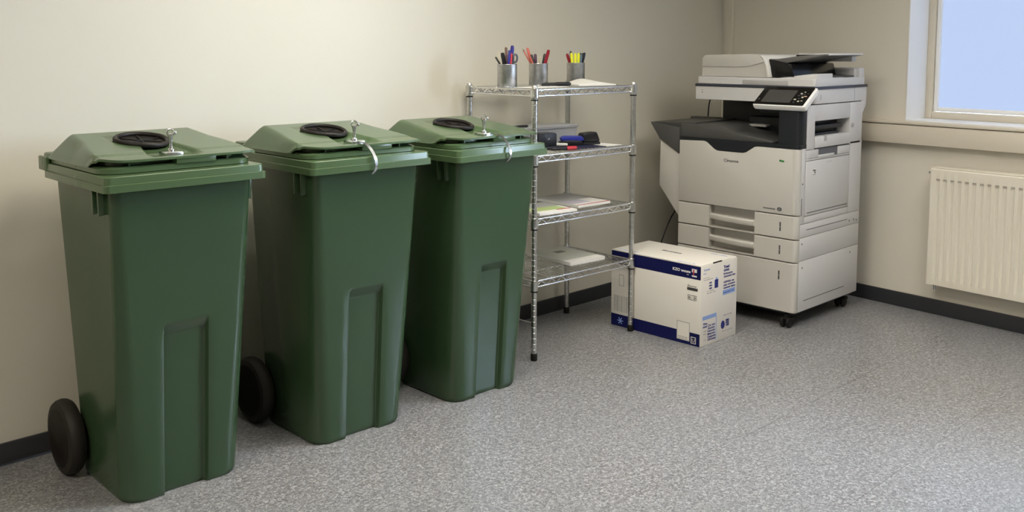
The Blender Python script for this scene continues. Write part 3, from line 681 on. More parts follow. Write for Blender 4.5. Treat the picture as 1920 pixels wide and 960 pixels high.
d = MB(); d.box(-0.05, 0.03, -0.065, -0.031, 0, 0.014, 0.004); d.build('base_plate', P['black'], dsp, 40, world=False)
stp = thing('stapler', (3.335, 3.02, T2+0.0036), 'stapler with blue top arm and black base on second shelf', 'stapler', rz=math.radians(-24))
s = MB(); s.prism([(-0.058, -0.016, 0), (0.058, -0.016, 0), (0.058, -0.016, 0.008), (0.05, -0.016, 0.022), (-0.03, -0.016, 0.026), (-0.058, -0.016, 0.02)], (0, 0.032, 0), 0.003); s.build('stapler_base', P['black'], stp, 40, world=False)
s = MB(); s.prism([(-0.052, -0.014, 0.024), (0.060, -0.014, 0.020), (0.064, -0.014, 0.030), (0.05, -0.014, 0.044), (-0.035, -0.014, 0.047), (-0.054, -0.014, 0.038)], (0, 0.028, 0), 0.004); s.build('stapler_arm', P['royal'], stp, 40, world=False)
hp = thing('hole_punch', (3.448, 3.005, T2+0.0016), 'black rounded hole punch on white paper on second shelf', 'hole punch', rz=math.radians(-14))
s = MB(); s.box(-0.05, 0.05, -0.026, 0.03, 0, 0.012, 0.004); s.build('punch_base', P['black'], hp, 40, world=False)
s = MB(); s.prism([(-0.046, -0.022, 0.012), (0.046, -0.022, 0.012), (0.05, -0.022, 0.020), (0.034, -0.022, 0.056), (0.026, -0.022, 0.060), (-0.044, -0.022, 0.056), (-0.05, -0.022, 0.048)], (0, 0.045, 0), 0.005, 3); s.build('punch_handle', P['black'], hp, 40, world=False)
sheet('folder', 'flat navy folder under the stapler on second shelf', 'folder', 3.31, 2.97, T2+0.0003, 0.25, 0.16, math.radians(-4), 0.003, P['navy'])
sheet('paper_sheet', 'white paper stack lying at the right end of the second shelf', 'paper', 3.472, 3.035, T2+0.0003, 0.16, 0.30, math.radians(-1), 0.0012, M_paper)
mk = MB(); mk.lathe([(0, -0.072), (0.006, -0.070), (0.008, -0.055), (0.008, 0.012)], (0, 0, 0), 'X', 14); mk.mi = 1; mk.lathe([(0.0092, 0.012), (0.0095, 0.045), (0.0088, 0.06), (0.006, 0.066), (0, 0.067)], (0, 0, 0), 'X', 14)
o = mk.build('marker', [P['black'], P['red']], None, 40); o.location = (3.165, 2.905, T2+0.0098); o.rotation_euler.z = math.radians(-14)
tag(o, 'black marker with red cap at the front of the second shelf', 'marker')
mk = MB(); mk.lathe([(0, -0.05), (0.006, -0.049), (0.0075, -0.04), (0.0075, 0.03), (0.006, 0.045), (0, 0.046)], (0, 0, 0), 'X', 12)
o = mk.build('glue_stick', P['white'], None, 40); o.location = (3.262, 3.035, T2+0.0112); o.rotation_euler.z = math.radians(-50)
tag(o, 'small white stick beside the stapler and black desk box', 'glue stick')

# third and fourth tier: magazines
def cover(strips):
    def f(o, w, d, th):
        for i, (x0, x1, y0, y1, mt, nm) in enumerate(strips):
            m = MB(); m.box(x0*w, x1*w, y0*d, y1*d, th, th+0.0006+0.0001*i); m.build(nm, mt, o, 0, world=False)
    return f
def printmat(n, c1, c2, sc=14):
    return noisy(mat(n, c1, 0.4), c2, sc, 0.5, detail=3)
PR_green = printmat('green_cover_print', (0.55, 0.62, 0.16), (0.42, 0.60, 0.30), 22)
PR_grey = printmat('grey_cover_print', (0.50, 0.50, 0.49), (0.36, 0.37, 0.36), 12)
PR_lilac = printmat('lilac_cover_print', (0.44, 0.40, 0.52), (0.62, 0.60, 0.66), 10)
PR_field = printmat('pale_green_cover_print', (0.56, 0.60, 0.48), (0.46, 0.47, 0.46), 9)
PR_dark = printmat('brown_cover_print', (0.12, 0.11, 0.09), (0.2, 0.19, 0.17), 30)
sheet('magazine', 'magazine with yellow-green cover and red stripe on third shelf', 'magazine', 3.115, 2.995, T3+0.0004, 0.215, 0.24, math.radians(-8), 0.010, M_paper, 0, 'magazines',
      cover([(-0.48, 0.38, -0.30, 0.02, PR_green, 'cover_picture'), (-0.49, 0.49, 0.03, 0.49, PR_grey, 'cover_picture'), (0.10, 0.47, -0.36, -0.31, M_redp, 'red_stripe')]))
sheet('magazine', 'lilac-grey magazine with red edge on third shelf', 'magazine', 3.385, 3.055, T3+0.0004, 0.215, 0.30, math.radians(-3), 0.012, M_paper, 0, 'magazines',
      cover([(-0.49, 0.49, -0.05, 0.49, PR_grey, 'cover_picture'), (-0.49, 0.10, -0.36, -0.06, PR_lilac, 'cover_picture'), (-0.49, 0.49, -0.499, -0.47, M_redp, 'red_edge')]))
sheet('magazine', 'thick magazine with pale green cover on the lowest shelf', 'magazine', 3.375, 3.085, T4+0.0004, 0.225, 0.31, math.radians(-5), 0.016, M_paper, 0, 'magazines',
      cover([(-0.49, 0.49, -0.33, 0.49, PR_field, 'cover_picture'), (-0.1, 0.16, 0.10, 0.24, PR_dark, 'cover_picture')]))

# ------------------------------------------------------------ carton
BX0, BX1, BY0, BY1, BZ = 3.602, 3.900, 2.456, 2.985, 0.381
cart = thing('cardboard_box', ((BX0+BX1)/2, (BY0+BY1)/2, 0), 'white cardboard carton with navy bands between wire shelf and copier', 'box')
c = MB(); c.box(BX0, BX1, BY0, BY1, 0, BZ-0.004, 0.002)
c.build('carton_walls', M_carton, cart, 30)
c = MB(); c.box(BX0+0.001, BX1-0.001, BY0+0.004, BY1-0.001, BZ-0.0035, BZ, 0.0012)
fl = c.build('top_flap', M_carton, cart, 30)
c = MB(); c.box(BX0+0.10, BX0+0.17, BY0+0.0005, BY0+0.007, BZ-0.0042, BZ+0.0004); c.build('hand_slot', M_black, fl, 0)
e = 0.0005
c = MB()
c.box(BX0-e, BX0+0.002, BY0+0.002, BY1-0.002, 0.314, 0.376); c.build('navy_band', M_navy, cart, 0)
c = MB(); c.box(BX0-e, BX0+0.002, BY0+0.002, BY1-0.002, 0.001, 0.060); c.build('navy_band', M_navy, cart, 0)
LF, UPZ = (0, -1, 0), (0, 0, 1)
xf_ = BX0-e-0.0002
def ftext(body, size, y, z, m, width=None, bold=0.0, name='printed_text'):
    t = MB(); text_mb(t, body, size, (xf_, y, z), LF, UPZ, 0.0003, width, bold); return t.build(name, m, cart, 0)
ftext('KZO wouns', 0.018, 2.614, 0.339, M_paper, 0.10, 0.0006)
ftext('oz', 0.008, 2.535, 0.328, M_paper, 0.012)
t = MB(); t.box(xf_-0.0004, xf_, 2.479, 2.507, 0.345, 0.361); t.box(xf_-0.0004, xf_, 2.479, 2.507, 0.324, 0.331); t.build('printed_emblem', M_paper, cart, 0)
t = MB(); t.box(xf_-0.0008, xf_-0.0003, 2.493, 2.500, 0.334, 0.358); t.build('printed_emblem', M_redp, cart, 0)
ftext('Zxumo', 0.012, 2.530, 0.276, M_ink, 0.05)
t = MB(); t.box(xf_-0.0003, xf_, 2.473, 2.531, 0.259, 0.272); t.build('printed_bar', M_ink, cart, 0)
ftext('ansous', 0.009, 2.527, 0.2625, M_lgrey, 0.05)
def outline_box(mb, y0, y1, z0, z1, w, x=None):
    x = xf_ if x is None else x
    mb.box(x-0.0003, x, y0, y1, z0, z0+w).box(x-0.0003, x, y0, y1, z1-w, z1).box(x-0.0003, x, y0, y0+w, z0+w, z1-w).box(x-0.0003, x, y1-w, y1, z0+w, z1-w)
    return mb
t = outline_box(MB(), 2.478, 2.527, 0.214, 0.237, 0.002); text_mb(t, 'E-3', 0.016, (xf_, 2.522, 0.219), LF, UPZ, 0.0003, 0.038); t.build('printed_symbol', M_ink, cart, 0)
# framed label panel
t = MB(); t.box(xf_-0.0004, xf_, 2.515, 2.583, 0.018, 0.102); lb = t.build('label_panel', M_carton, cart, 0)
t = outline_box(MB(), 2.513, 2.585, 0.016, 0.104, 0.0035, xf_-0.0003); t.build('label_border', M_lgrey, lb, 0)
t = MB(); text_mb(t, 'nzoe sox aam', 0.007, (xf_-0.0006, 2.577, 0.030), LF, UPZ, 0.0003, 0.052); text_mb(t, 'om wzs uoen', 0.006, (xf_-0.0006, 2.577, 0.0225), LF, UPZ, 0.0003, 0.055); t.build('label_text', M_ink, lb, 0)
t = outline_box(MB(), 2.478, 2.506, 0.010, 0.042, 0.003); text_mb(t, 'U', 0.024, (xf_, 2.499, 0.017), LF, UPZ, 0.0003, 0.014); t.build('printed_symbol', M_carton, cart, 0)
t = MB(); y = 2.965                                    # bar code at the far end
for k, w in enumerate((5, 2, 7, 3, 2, 6, 2, 4, 8, 2, 3, 6, 3)):
    t.box(xf_-0.0002, xf_, y-w*0.0012, y, 0.075, 0.155); y -= w*0.0012+0.0045
t.build('printed_bars', M_lgrey, cart, 0)
t = MB(); outline_box(t, 2.905, 2.935, 0.205, 0.262, 0.003); t.build('printed_symbol', M_lgrey, cart, 0)
t = MB()
for k in range(3):
    a = k*PI/3; c0 = Vector((xf_, 2.925, 0.03)); d = Vector((0, math.cos(a), math.sin(a)))*0.018; q = Vector((0, -math.sin(a), math.cos(a)))*0.0022
    t.prism([c0-d-q, c0+d-q, c0+d+q, c0-d+q], (-0.0003, 0, 0))
t.build('printed_symbol', M_lblue, cart, 0)
# side with instructions
ys = BY0-e; RX_, = ((1, 0, 0),)
def srect(x0, x1, z0, z1, m, name='printed_bar', dd=0):
    t = MB(); t.box(x0, x1, ys-dd, BY0+0.002, z0, z1); return t.build(name, m, cart, 0)
def stext(lines, size, x, z, m, dz, width, bold=0.0):
    t = MB()
    for i, ln in enumerate(lines):
        if ln: text_mb(t, ln, size, (x, ys, z-i*dz), RX_, UPZ, 0.0004, width*min(1.0, (0.55+0.05*len(ln))), bold)
    return t.build('printed_text', m, cart, 0)
stext(['Trowuz'], 0.014, 3.620, 0.353, M_lblue, 0.014, 0.06)
stext(['nzue'], 0.008, 3.620, 0.338, M_lblue, 0.014, 0.03)
stext(['no', 'suz onaw czu'], 0.007, 3.622, 0.317, M_lgrey, 0.009, 0.075)
srect(3.712, 3.741, 0.259, 0.299, M_blue, 'bottle_picture'); srect(3.720, 3.733, 0.299, 0.308, M_lblue, 'bottle_picture')
stext(['ozx', 'nes', 'wuo'], 0.014, 3.668, 0.288, M_blue, 0.013, 0.032, 0.0003)
stext(['S  oaz', '    zons nz'], 0.008, 3.650, 0.252, M_lgrey, 0.010, 0.07)
stext(['Toed', ' cnz'], 0.019, 3.785, 0.341, M_blue, 0.015, 0.062, 0.0006)
stext(['Noze', 'Ansone mz', '', 'GPWz ns', 'suz oneaw', 'ouonss auns'], 0.013, 3.786, 0.310, M_blue, 0.0135, 0.098, 0.0003)
srect(3.782, 3.884, 0.213, 0.236, M_lblue)
stext(['nozs unaz owen'], 0.010, 3.786, 0.221, M_blue, 0.01, 0.09)
srect(3.620, 3.732, 0.122, 0.140, M_lblue); srect(3.728, 3.732, 0.012, 0.122, M_lblue)
stext(['TFou', 'nozs', ], 0.013, 3.623, 0.099, M_blue, 0.013, 0.045, 0.0004)
stext(['ou', 'nz', '', 'o'], 0.012, 3.630, 0.066, M_lgrey, 0.014, 0.03)
stext(['Cn wz', 'Auoz', 'Nuosn', 'Meswz', 'Ozaune', 'CRGozu'], 0.013, 3.662, 0.086, M_blue, 0.0135, 0.075, 0.0003)
t = MB(); t.loft([[(3.787+0.016*math.cos(2*PI*k/24), y, 0.070+0.020*math.sin(2*PI*k/24)) for k in range(24)] for y in (BY0+0.001, ys)]); t.build('cartridge_picture', M_blue, cart, 0)
stext(['EBS', 'NUS', 'OES'], 0.013, 3.812, 0.082, M_blue, 0.0115, 0.038, 0.0006)
stext(['ozns uo wz'], 0.010, 3.790, 0.112, M_lgrey, 0.01, 0.07); stext(['\u25cf nzous aze'], 0.009, 3.785, 0.036, M_lgrey, 0.01, 0.085)
# top print
zt = BZ+0.0004
t = MB(); text_mb(t, 'Zouaqaz', 0.020, (3.752, 2.795, zt), LF, (1, 0, 0), 0.0003, 0.12, 0.0008); t.build('printed_text', M_ink, fl, 0)
t = MB(); text_mb(t, 'Nouzn aonzn', 0.016, (3.622, 2.965, zt), LF, (1, 0, 0), 0.0003, 0.13); text_mb(t, 'sxznuane oz', 0.014, (3.615, 2.60, zt), LF, (1, 0, 0), 0.0003, 0.10); text_mb(t, 'azunz wozou', 0.016, (3.86, 2.58, zt), LF, (1, 0, 0), 0.0003, 0.09)
t.build('printed_text', M_lblue, fl, 0)

# ------------------------------------------------------------ copier
PX = 4.150; PY0, PY1 = 2.290, 2.985
cop = thing('photocopier', (4.48, 2.64, 0), 'off-white office photocopier with dark trays beside the window wall', 'photocopier')
XR = 4.800
# rounded-front section helper: plan outline with a rounded front right corner
def plan(z, x0=PX, x1=XR, y0=PY0, y1=PY1, r=0.025, rl=0.006):
    pts = []
    for cx, cy, rr, a0 in ((x1-0.005, y1-0.005, 0.005, 0), (x0+rl, y1-rl, rl, PI/2), (x0+r, y0+r, r, PI), (x1-0.005, y0+0.005, 0.005, 1.5*PI)):
        for k in range(7):
            a = a0+k/6*PI/2; pts.append((cx+rr*math.cos(a), cy+rr*math.sin(a), z))
    return pts
def slab(z0, z1, m=None, b=0.002, **kw):
    mb = m or MB()
    x0 = kw.pop('x0', PX); 
    mb.loft([plan(z0, x0+b, **kw), plan(z0+b, x0, **kw), plan(z1-b, x0, **kw), plan(z1, x0+b, **kw)])
    return mb
XS = PX+0.030                                          # front caps are 3 cm deep, seam behind them
# carcass (fills the gaps, sits 3 mm inside)
MB().box(PX+0.056, XR-0.003, PY0+0.004, PY1-0.004, 0.082, 0.880, 0.003).build('carcass', M_seam, cop, 30)
def front_cap(name, z0, z1, rec=None):
    """front moulding wrapping round the right corner, optional handle recess"""
    m = MB()
    if rec is None:
        slab(z0, z1, m, 0.003, x1=XS)
    else:
        ya, yb = rec                                    # recess ya > yb
        # left piece, right piece, back of recess
        m.loft([[(PX+b_, ya+0.001, z) if False else p for p in [(XS, PY1, z), (PX+0.004+b_, PY1, z), (PX+b_, PY1-0.004, z), (PX+b_, ya, z), (PX+0.022, ya, z), (XS, ya, z)]] for z, b_ in ((z0, .003), (z0+.003, 0), (z1-.003, 0), (z1, .003))])
        pr = []
        for z, b_ in ((z0, .003), (z0+.003, 0), (z1-.003, 0), (z1, .003)):
            lp = [(XS, yb, z), (PX+b_, yb, z)]
            for k in range(7):
                a = PI+k/6*PI/2; lp.append((PX+0.025+(0.025-b_)*math.cos(a), PY0+0.025+0.025*math.sin(a), z))
            lp += [(XS, PY0, z)]; pr.append(lp)
        m.loft(pr)
        m.box(PX+0.050, PX+0.055, yb-0.01, ya+0.01, z0+0.001, z1-0.001); m.box(PX+0.003, PX+0.05, yb-0.002, ya+0.002, z0+0.0005, z0+0.006); m.box(XS-0.002, PX+0.05, ya, ya+0.006, z0, z1).box(XS-0.002, PX+0.05, yb-0.006, yb, z0, z1)
    return m.build(name, M_white, cop, 30)
base = front_cap('base_cabinet_front', 0.082, 0.3275)
RY = (2.790, 2.520)
d2 = front_cap('paper_drawer', 0.3325, 0.441, RY)
d1 = front_cap('paper_drawer', 0.446, 0.5585, RY)
for dr, z0 in ((d1, 0.446), (d2, 0.3325)):
    h = MB(); n = 14; lps = []
    for k in range(n+1):
        t = k/n; y = RY[0]-(RY[0]-RY[1])*t
        bul = 0.030*math.sin(PI*(0.08+0.92*t)/1.0*0.72)**0.7
        zc = z0+0.058-0.004*t; x = PX-bul+0.016
        hh = 0.0145
        lps.append([(x+0.004, y, zc-hh), (x, y, zc-hh*0.5), (x+0.001, y, zc+hh*0.6), (x+0.008, y, zc+hh), (PX+0.024, y, zc+hh*0.95), (PX+0.024, y, zc-hh*0.7)])
    h.loft(lps); h.build('drawer_handle', M_white, dr, 40)
# front door with scooped top edge
scoop = [(2.985, 0.887), (2.830, 0.892), (2.816, 0.889), (2.765, 0.852), (2.745, 0.846), (2.600, 0.846), (2.580, 0.851), (2.532, 0.882), (2.515, 0.885), (2.318, 0.884)]
poly = [(PX, 2.982, 0.5635)] + [(PX, min(y, 2.982), z) for y, z in scoop] + [(PX, 2.318, 0.5635)]
dm = MB(); dm.prism(poly, (XS-PX, 0, 0), 0.0025)
pr = []
for z in (0.5635, 0.567, 0.881, 0.884):
    b_ = 0.003 if z in (0.5635, 0.884) else 0
    lp = [(XS, 2.3185, z), (PX+b_, 2.3185, z)]
    for k in range(7):
        a = PI+k/6*PI/2; lp.append((PX+0.025+(0.025-b_)*math.cos(a), PY0+0.025+0.025*math.sin(a), z))
    lp += [(XS, PY0, z)]; pr.append(lp)
dm.loft(pr)
door = dm.build('front_door', M_white, cop, 30)
xd = PX-0.0003
t = MB(); text_mb(t, 'Cinuooe', 0.021, (xd, 2.707, 0.795), LF, UPZ, 0.0004, 0.086, 0.0003); t.build('maker_lettering', M_ink, door, 0)
t = MB(); text_mb(t, 'iwuozoxanzs', 0.012, (xd, 2.474, 0.582), LF, UPZ, 0.0004, 0.066, 0.0004); t.build('model_lettering', M_ink, door, 0)
t = MB(); t.prism([(xd, 2.385+0.013*math.cos(2*PI*k/20), 0.587+0.010*math.sin(2*PI*k/20)) for k in range(20)], (0.002, 0, 0)); bd = t.build('round_badge', M_ink, door, 0)
t = MB(); text_mb(t, 'G', 0.014, (xd-0.0004, 2.391, 0.582), LF, UPZ, 0.0003, 0.010); t.build('badge_letter', M_lgrey, bd, 0)
t = MB(); t.box(xd-0.0004, xd+0.002, 2.381, 2.392, 0.821, 0.830).box(xd-0.0004, xd+0.002, 2.366, 2.380, 0.819, 0.828); t.build('green_indicator', M_greenled, door, 0)
def mark(zc, par):
    t = MB(); t.box(xd-0.0002, xd+0.003, 2.3745, 2.382, zc-0.022, zc+0.022)
    t.build('size_mark', M_ink, par, 0)
    t = MB(); text_mb(t, 'A4', 0.007, (xd-0.0006, 2.3822, zc-0.004), LF, UPZ, 0.0003, 0.007); t.build('size_letter', M_lgrey, par, 0)
mark(0.503, d1); mark(0.388, d2); mark(0.262, base)
# side panels on the carcass
sp = MB(); YS = PY0
def spanel(x0, x1, z0, z1, b=0.0015): sp.box(x0, x1, YS, YS+0.02, z0, z1, b)
spanel(XS+0.002, XR, 0.082, 0.3345); spanel(XS+0.002, XR, 0.3365, 0.449); spanel(XS+0.002, XR, 0.451, 0.516)
spanel(XS+0.002, 4.218, 0.518, 0.890); spanel(4.672, XR, 0.518, 0.890); 
spanel(4.221, 4.669, 0.518, 0.552); spanel(4.221, 4.669, 0.825, 0.833)
sp.build('side_panel', M_white2, cop, 30)
sd = MB(); sd.box(4.222, 4.668, YS-0.002, YS+0.02, 0.555, 0.822, 0.002); sdo = sd.build('side_door', M_white2, cop, 30)
t = MB(); t.box(4.282, 4.318, YS-0.0024, YS, 0.748, 0.782); lab = t.build('sticker', M_paper, sdo, 0)
t = MB(); text_mb(t, 'WAsn', 0.012, (4.284, YS-0.0026, 0.770), (1, 0, 0), UPZ, 0.0003, 0.032, 0.0006); text_mb(t, '0z', 0.012, (4.300, YS-0.0026, 0.760), (1, 0, 0), UPZ, 0.0003, 0.015, 0.0006); text_mb(t, 'anzoe', 0.007, (4.284, YS-0.0026, 0.752), (1, 0, 0), UPZ, 0.0003, 0.03); t.build('sticker_text', M_ink, lab, 0)
t = MB(); text_mb(t, 'uonzs', 0.010, (4.42, YS-0.0022, 0.804), (1, 0, 0), UPZ, 0.0003, 0.06); t.build('printed_text', M_lgrey, sdo, 0)
t = MB(); t.box(4.240, 4.655, YS-0.0023, YS+0.002, 0.567, 0.571); t.build('door_gap', M_seam, sdo, 0)
MB().box(4.236, 4.656, YS-0.0003, YS+0.003, 0.131, 0.1345).build('panel_groove', M_seam, cop, 0); MB().box(4.246, 4.668, YS-0.0003, YS+0.003, 0.483, 0.4865).build('panel_groove', M_seam, cop, 0)
t = MB()
for x, z in ((4.19, 0.635), (4.19, 0.665)): pass
t.box(4.188, 4.194, YS-0.0003, YS+0.003, 0.56, 0.645); t.build('release_slot', M_seam, cop, 0)
t = MB()
for x, z in ((4.205, 0.42), (4.215, 0.30), (4.69, 0.475), (4.74, 0.475), (4.77, 0.470), (4.71, 0.305), (4.195, 0.715)):
    t.lathe([(0, -0.001), (0.0045, -0.001), (0.0045, 0.004), (0, 0.004)], (x, YS, z), 'Y', 12)
t.build('screw_cap', M_seam, cop, 30)
# handle recess above the side door
t = MB(); t.box(4.221, 4.342, YS, YS+0.03, 0.835, 0.875, 0.001).box(4.542, 4.669, YS, YS+0.03, 0.835, 0.875, 0.001).box(4.342, 4.542, YS+0.025, YS+0.03, 0.835, 0.875).box(4.342, 4.50, YS-0.003, YS+0.006, 0.833, 0.846, 0.002)
t.build('side_handle_recess', M_white2, cop, 30)
# bypass feeder block
by = MB()
by.box(4.222, 4.300, YS, YS+0.10, 0.877, 1.093, 0.003).box(4.662, 4.784, YS, YS+0.10, 0.877, 1.093, 0.003)
by.box(4.300, 4.662, YS+0.001, YS+0.10, 1.014, 1.093, 0.002)
by.box(4.302, 4.660, YS-0.004, YS+0.05, 0.882, 0.938, 0.004)
by.box(4.300, 4.662, YS+0.09, YS+0.11, 0.90, 1.02)
bo = by.build('bypass_feeder', M_white2, cop, 30)
t = MB(); t.box(4.3005, 4.3035, YS+0.002, YS+0.08, 0.938, 1.014).box(4.306, 4.655, YS+0.070, YS+0.089, 0.94, 1.014).box(4.31, 4.62, YS+0.02, YS+0.072, 0.968, 0.990, 0.004).box(4.31, 4.60, YS+0.03, YS+0.07, 0.938, 0.950, 0.002)
t.build('feed_slot', M_dark, bo, 30)
t = MB(); t.box(4.385, 4.412, YS-0.0055, YS+0.01, 0.912, 0.940, 0.002); t.build('feed_latch', M_lgrey, bo, 30)
t = MB(); t.lathe([(0, -0.006), (0.011, -0.006), (0.011, 0.003), (0, 0.003)], (4.685, YS, 0.975), 'Y', 14); t.build('release_button', M_lgrey, bo, 30)
# upper rear
t = MB(); t.prism([(4.784, YS+0.001, 0.880), (XR, YS+0.001, 0.880), (XR, YS+0.001, 1.030), (4.838, YS+0.001, 1.075), (4.838, YS+0.001, 1.100), (4.784, YS+0.001, 1.100)], (0, PY1-PY0-0.002, 0), 0.003); t.build('rear_column', M_white2, cop, 30)
# output cavity: floor, back, right pillar
t = MB(); t.loft([plan(z, PX+0.002, 4.225, r=0.024) for z in (0.8865, 0.906)]); 
t.box(PX+0.004, XS, 2.50, 2.84, 0.84, 0.893)
lip = t.build('tray_lip', M_dark, cop, 30)
t = MB()
t.prism([(PX+0.012, 2.984, 0.900), (PX+0.012, 2.44, 0.906), (PX+0.012, 2.44, 0.914), (PX+0.012, 2.66, 0.945), (PX+0.012, 2.73, 0.973), (PX+0.012, 2.984, 0.976)], (0.39, 0, 0), 0.004)
t.build('output_tray', M_tray, cop, 30)
t = MB(); t.box(4.555, 4.79, PY0+0.11, PY1, 0.882, 1.10, 0.003).box(4.30, 4.79, 2.412, PY0+0.1, 0.90, 1.10, 0.003).box(4.45, 4.60, 2.42, 2.75, 0.905, 1.01, 0.006).box(4.30, 4.56, 2.42, 2.60, 1.045, 1.10, 0.004)
t.build('exit_housing', M_dark, cop, 30)
t = MB(); t.loft([plan(z, 4.165, 4.222, y1=2.412, r=0.03) for z in (0.905, 1.095)]); t.build('front_pillar', M_dark, cop, 30)
t = MB(); t.box(4.218, 4.235, 2.32, 2.42, 0.905, 1.09); t.build('pillar_back', M_dark, cop, 30)
t = MB(); t.box(4.40, 4.46, 2.62, 2.72, 0.960, 0.972, 0.003); t.build('paper_stop', M_lgrey, cop, 30)
# left catch tray and side cover
t = MB()
t.prism([(PX+0.004, 3.182, 0.972), (PX+0.004, 3.116, 0.882), (PX+0.004, 2.988, 0.812), (PX+0.004, 2.988, 0.950)], (0.41, 0, 0), 0.004)
t.prism([(PX+0.022, 3.176, 0.972), (PX+0.022, 3.168, 0.962), (PX+0.022, 2.988, 0.944), (PX+0.022, 2.90, 0.975), (PX+0.022, 2.90, 0.984)], (0.38, 0, 0), 0.002)
t.box(PX+0.36, PX+0.415, 2.99, 3.17, 0.95, 0.985, 0.004)
t.build('catch_tray', M_tray, cop, 30)
t = MB(); t.prism([(PX+0.012, 3.116, 0.880), (PX+0.012, 3.120, 0.632), (PX+0.012, 2.988, 0.474), (PX+0.012, 2.988, 0.812)], (0.40, 0, 0), 0.003); t.build('left_cover', M_white, cop, 30)
# scanner unit
SX = 4.290
t = MB(); t.loft([plan(z, SX+b, 4.838, r=0.02) for z, b in ((1.098, 0.002), (1.100, 0), (1.166, 0), (1.168, 0.002))]); sc = t.build('scanner_body', M_white2, cop, 30)
t = MB(); t.loft([plan(z, SX-0.004+b, 4.842, PY0-0.003, PY1+0.003, r=0.02) for z, b in ((1.168, 0.003), (1.171, 0), (1.178, 0), (1.181, 0.003))]); t.build('scanner_glass_rim', plain('navy_grey_rim', (0.035, 0.04, 0.06)), sc, 30)
t = MB(); t.box(SX-0.0004, SX+0.002, 2.938, 2.946, 1.134, 1.1375).box(SX-0.0004, SX+0.002, 2.938, 2.946, 1.146, 1.1485); t.build('printed_mark', M_ink, sc, 0)
t = MB(); t.box(4.345, 4.348, PY0-0.0004, PY0+0.002, 1.118, 1.142).box(4.70, 4.7015, PY0-0.0004, PY0+0.002, 1.10, 1.167); t.build('printed_mark', M_seam, sc, 0)
# scanner lid base
t = MB(); t.loft([plan(z, SX+0.004+b, 4.822, PY0+0.006, PY1-0.012, r=0.015) for z, b in ((1.1815, 0.002), (1.183, 0), (1.216, 0), (1.220, 0.004))])
lidb = t.build('scanner_lid', M_white2, cop, 30)
t = MB(); t.box(SX+0.003, SX+0.01, 2.44, 2.70, 1.184, 1.207, 0.001); t.build('lid_grip', M_lgrey, lidb, 30)
t = MB(); t.box(4.765, 4.822, PY0+0.008, 2.56, 1.218, 1.268, 0.006).box(4.33, 4.60, PY0+0.008, PY0+0.05, 1.218, 1.222, 0.001)
t.prism([(SX+0.03, 2.52, 1.219), (SX+0.03, 2.33, 1.243), (SX+0.03, PY0+0.009, 1.244), (SX+0.03, PY0+0.009, 1.219)], (0.16, 0, 0), 0.004)
t.box(4.75, 4.77, PY0+0.03, 2.62, 1.219, 1.262, 0.003)
t.build('lid_raised_edge', M_white2, lidb, 30)
t = MB(); t.prism([(4.46, 2.60, 1.2195), (4.46, PY0+0.03, 1.2195), (4.46, PY0+0.03, 1.228), (4.46, 2.60, 1.240)], (0.29, 0, 0), 0.001); t.build('original_exit_tray', M_tray, lidb, 30)
# document feeder
AX0, AX1 = SX+0.008, 4.80
def adf_loop(x, dz=0, dy=0):
    return [(x, 2.950-dy, 1.2225+dz), (x, 2.947-dy, 1.318-dz), (x, 2.930-dy, 1.331-dz), (x, 2.65, 1.337-dz), (x, 2.600, 1.333-dz), (x, 2.572, 1.318-dz), (x, 2.556, 1.28), (x, 2.548, 1.2225+dz)]
t = MB(); t.loft([adf_loop(AX0+0.004, 0.003, 0.003), adf_loop(AX0), adf_loop(AX1-0.01), adf_loop(AX1, 0.006, 0.006)])
adf = t.build('document_feeder', M_white, cop, 30)
t = MB(); t.prism([(AX0-0.0015, 2.952, 1.272), (AX0-0.0015, 2.949, 1.320), (AX0-0.0015, 2.930, 1.3335), (AX0-0.0015, 2.65, 1.3395), (AX0-0.0015, 2.605, 1.336), (AX0-0.0015, 2.575, 1.300), (AX0-0.0015, 2.67, 1.276), (AX0-0.0015, 2.75, 1.272)], (0.49, 0, 0), 0.002); t.build('feeder_cover', M_white, adf, 30)
t = MB(); t.prism([(AX0-0.003, 2.60, 1.333), (AX0-0.003, 2.572, 1.320), (AX0-0.003, 2.555, 1.28), (AX0-0.003, 2.546, 1.223), (AX0-0.003, 2.558, 1.223), (AX0-0.003, 2.568, 1.28), (AX0-0.003, 2.584, 1.316)], (0.50, 0, 0), 0.001); t.build('feeder_end_trim', M_paper, adf, 30)
t = MB(); t.prism([(AX0+0.02, 2.545, 1.226), (AX0+0.02, 2.42, 1.226), (AX0+0.02, 2.44, 1.29), (AX0+0.02, 2.565, 1.315)], (0.44, 0, 0), 0.004); t.build('feed_throat', M_gloss, adf, 30)
t = MB(); t.prism([(AX0+0.03, 2.572, 1.275), (AX0+0.03, 2.40, 1.308), (AX0+0.03, 2.265, 1.334), (AX0+0.03, 2.262, 1.340), (AX0+0.03, 2.40, 1.331), (AX0+0.03, 2.572, 1.308)], (0.40, 0, 0), 0.002); ft = t.build('feed_tray', M_feed, adf, 30)
t = MB(); t.box(AX0+0.06, AX0+0.42, 2.258, 2.33, 1.334, 1.3425, 0.002).box(AX0+0.38, AX0+0.43, 2.30, 2.60, 1.300, 1.343, 0.003); t.build('tray_extension', M_white2, ft, 30)
t = MB()
for k in range(9): t.box(AX0+0.30+k*0.012, AX0+0.308+k*0.012, 2.50-k*0.004, 2.57, 1.318, 1.334, 0.002)
t.build('feed_roller', M_gloss, adf, 30)
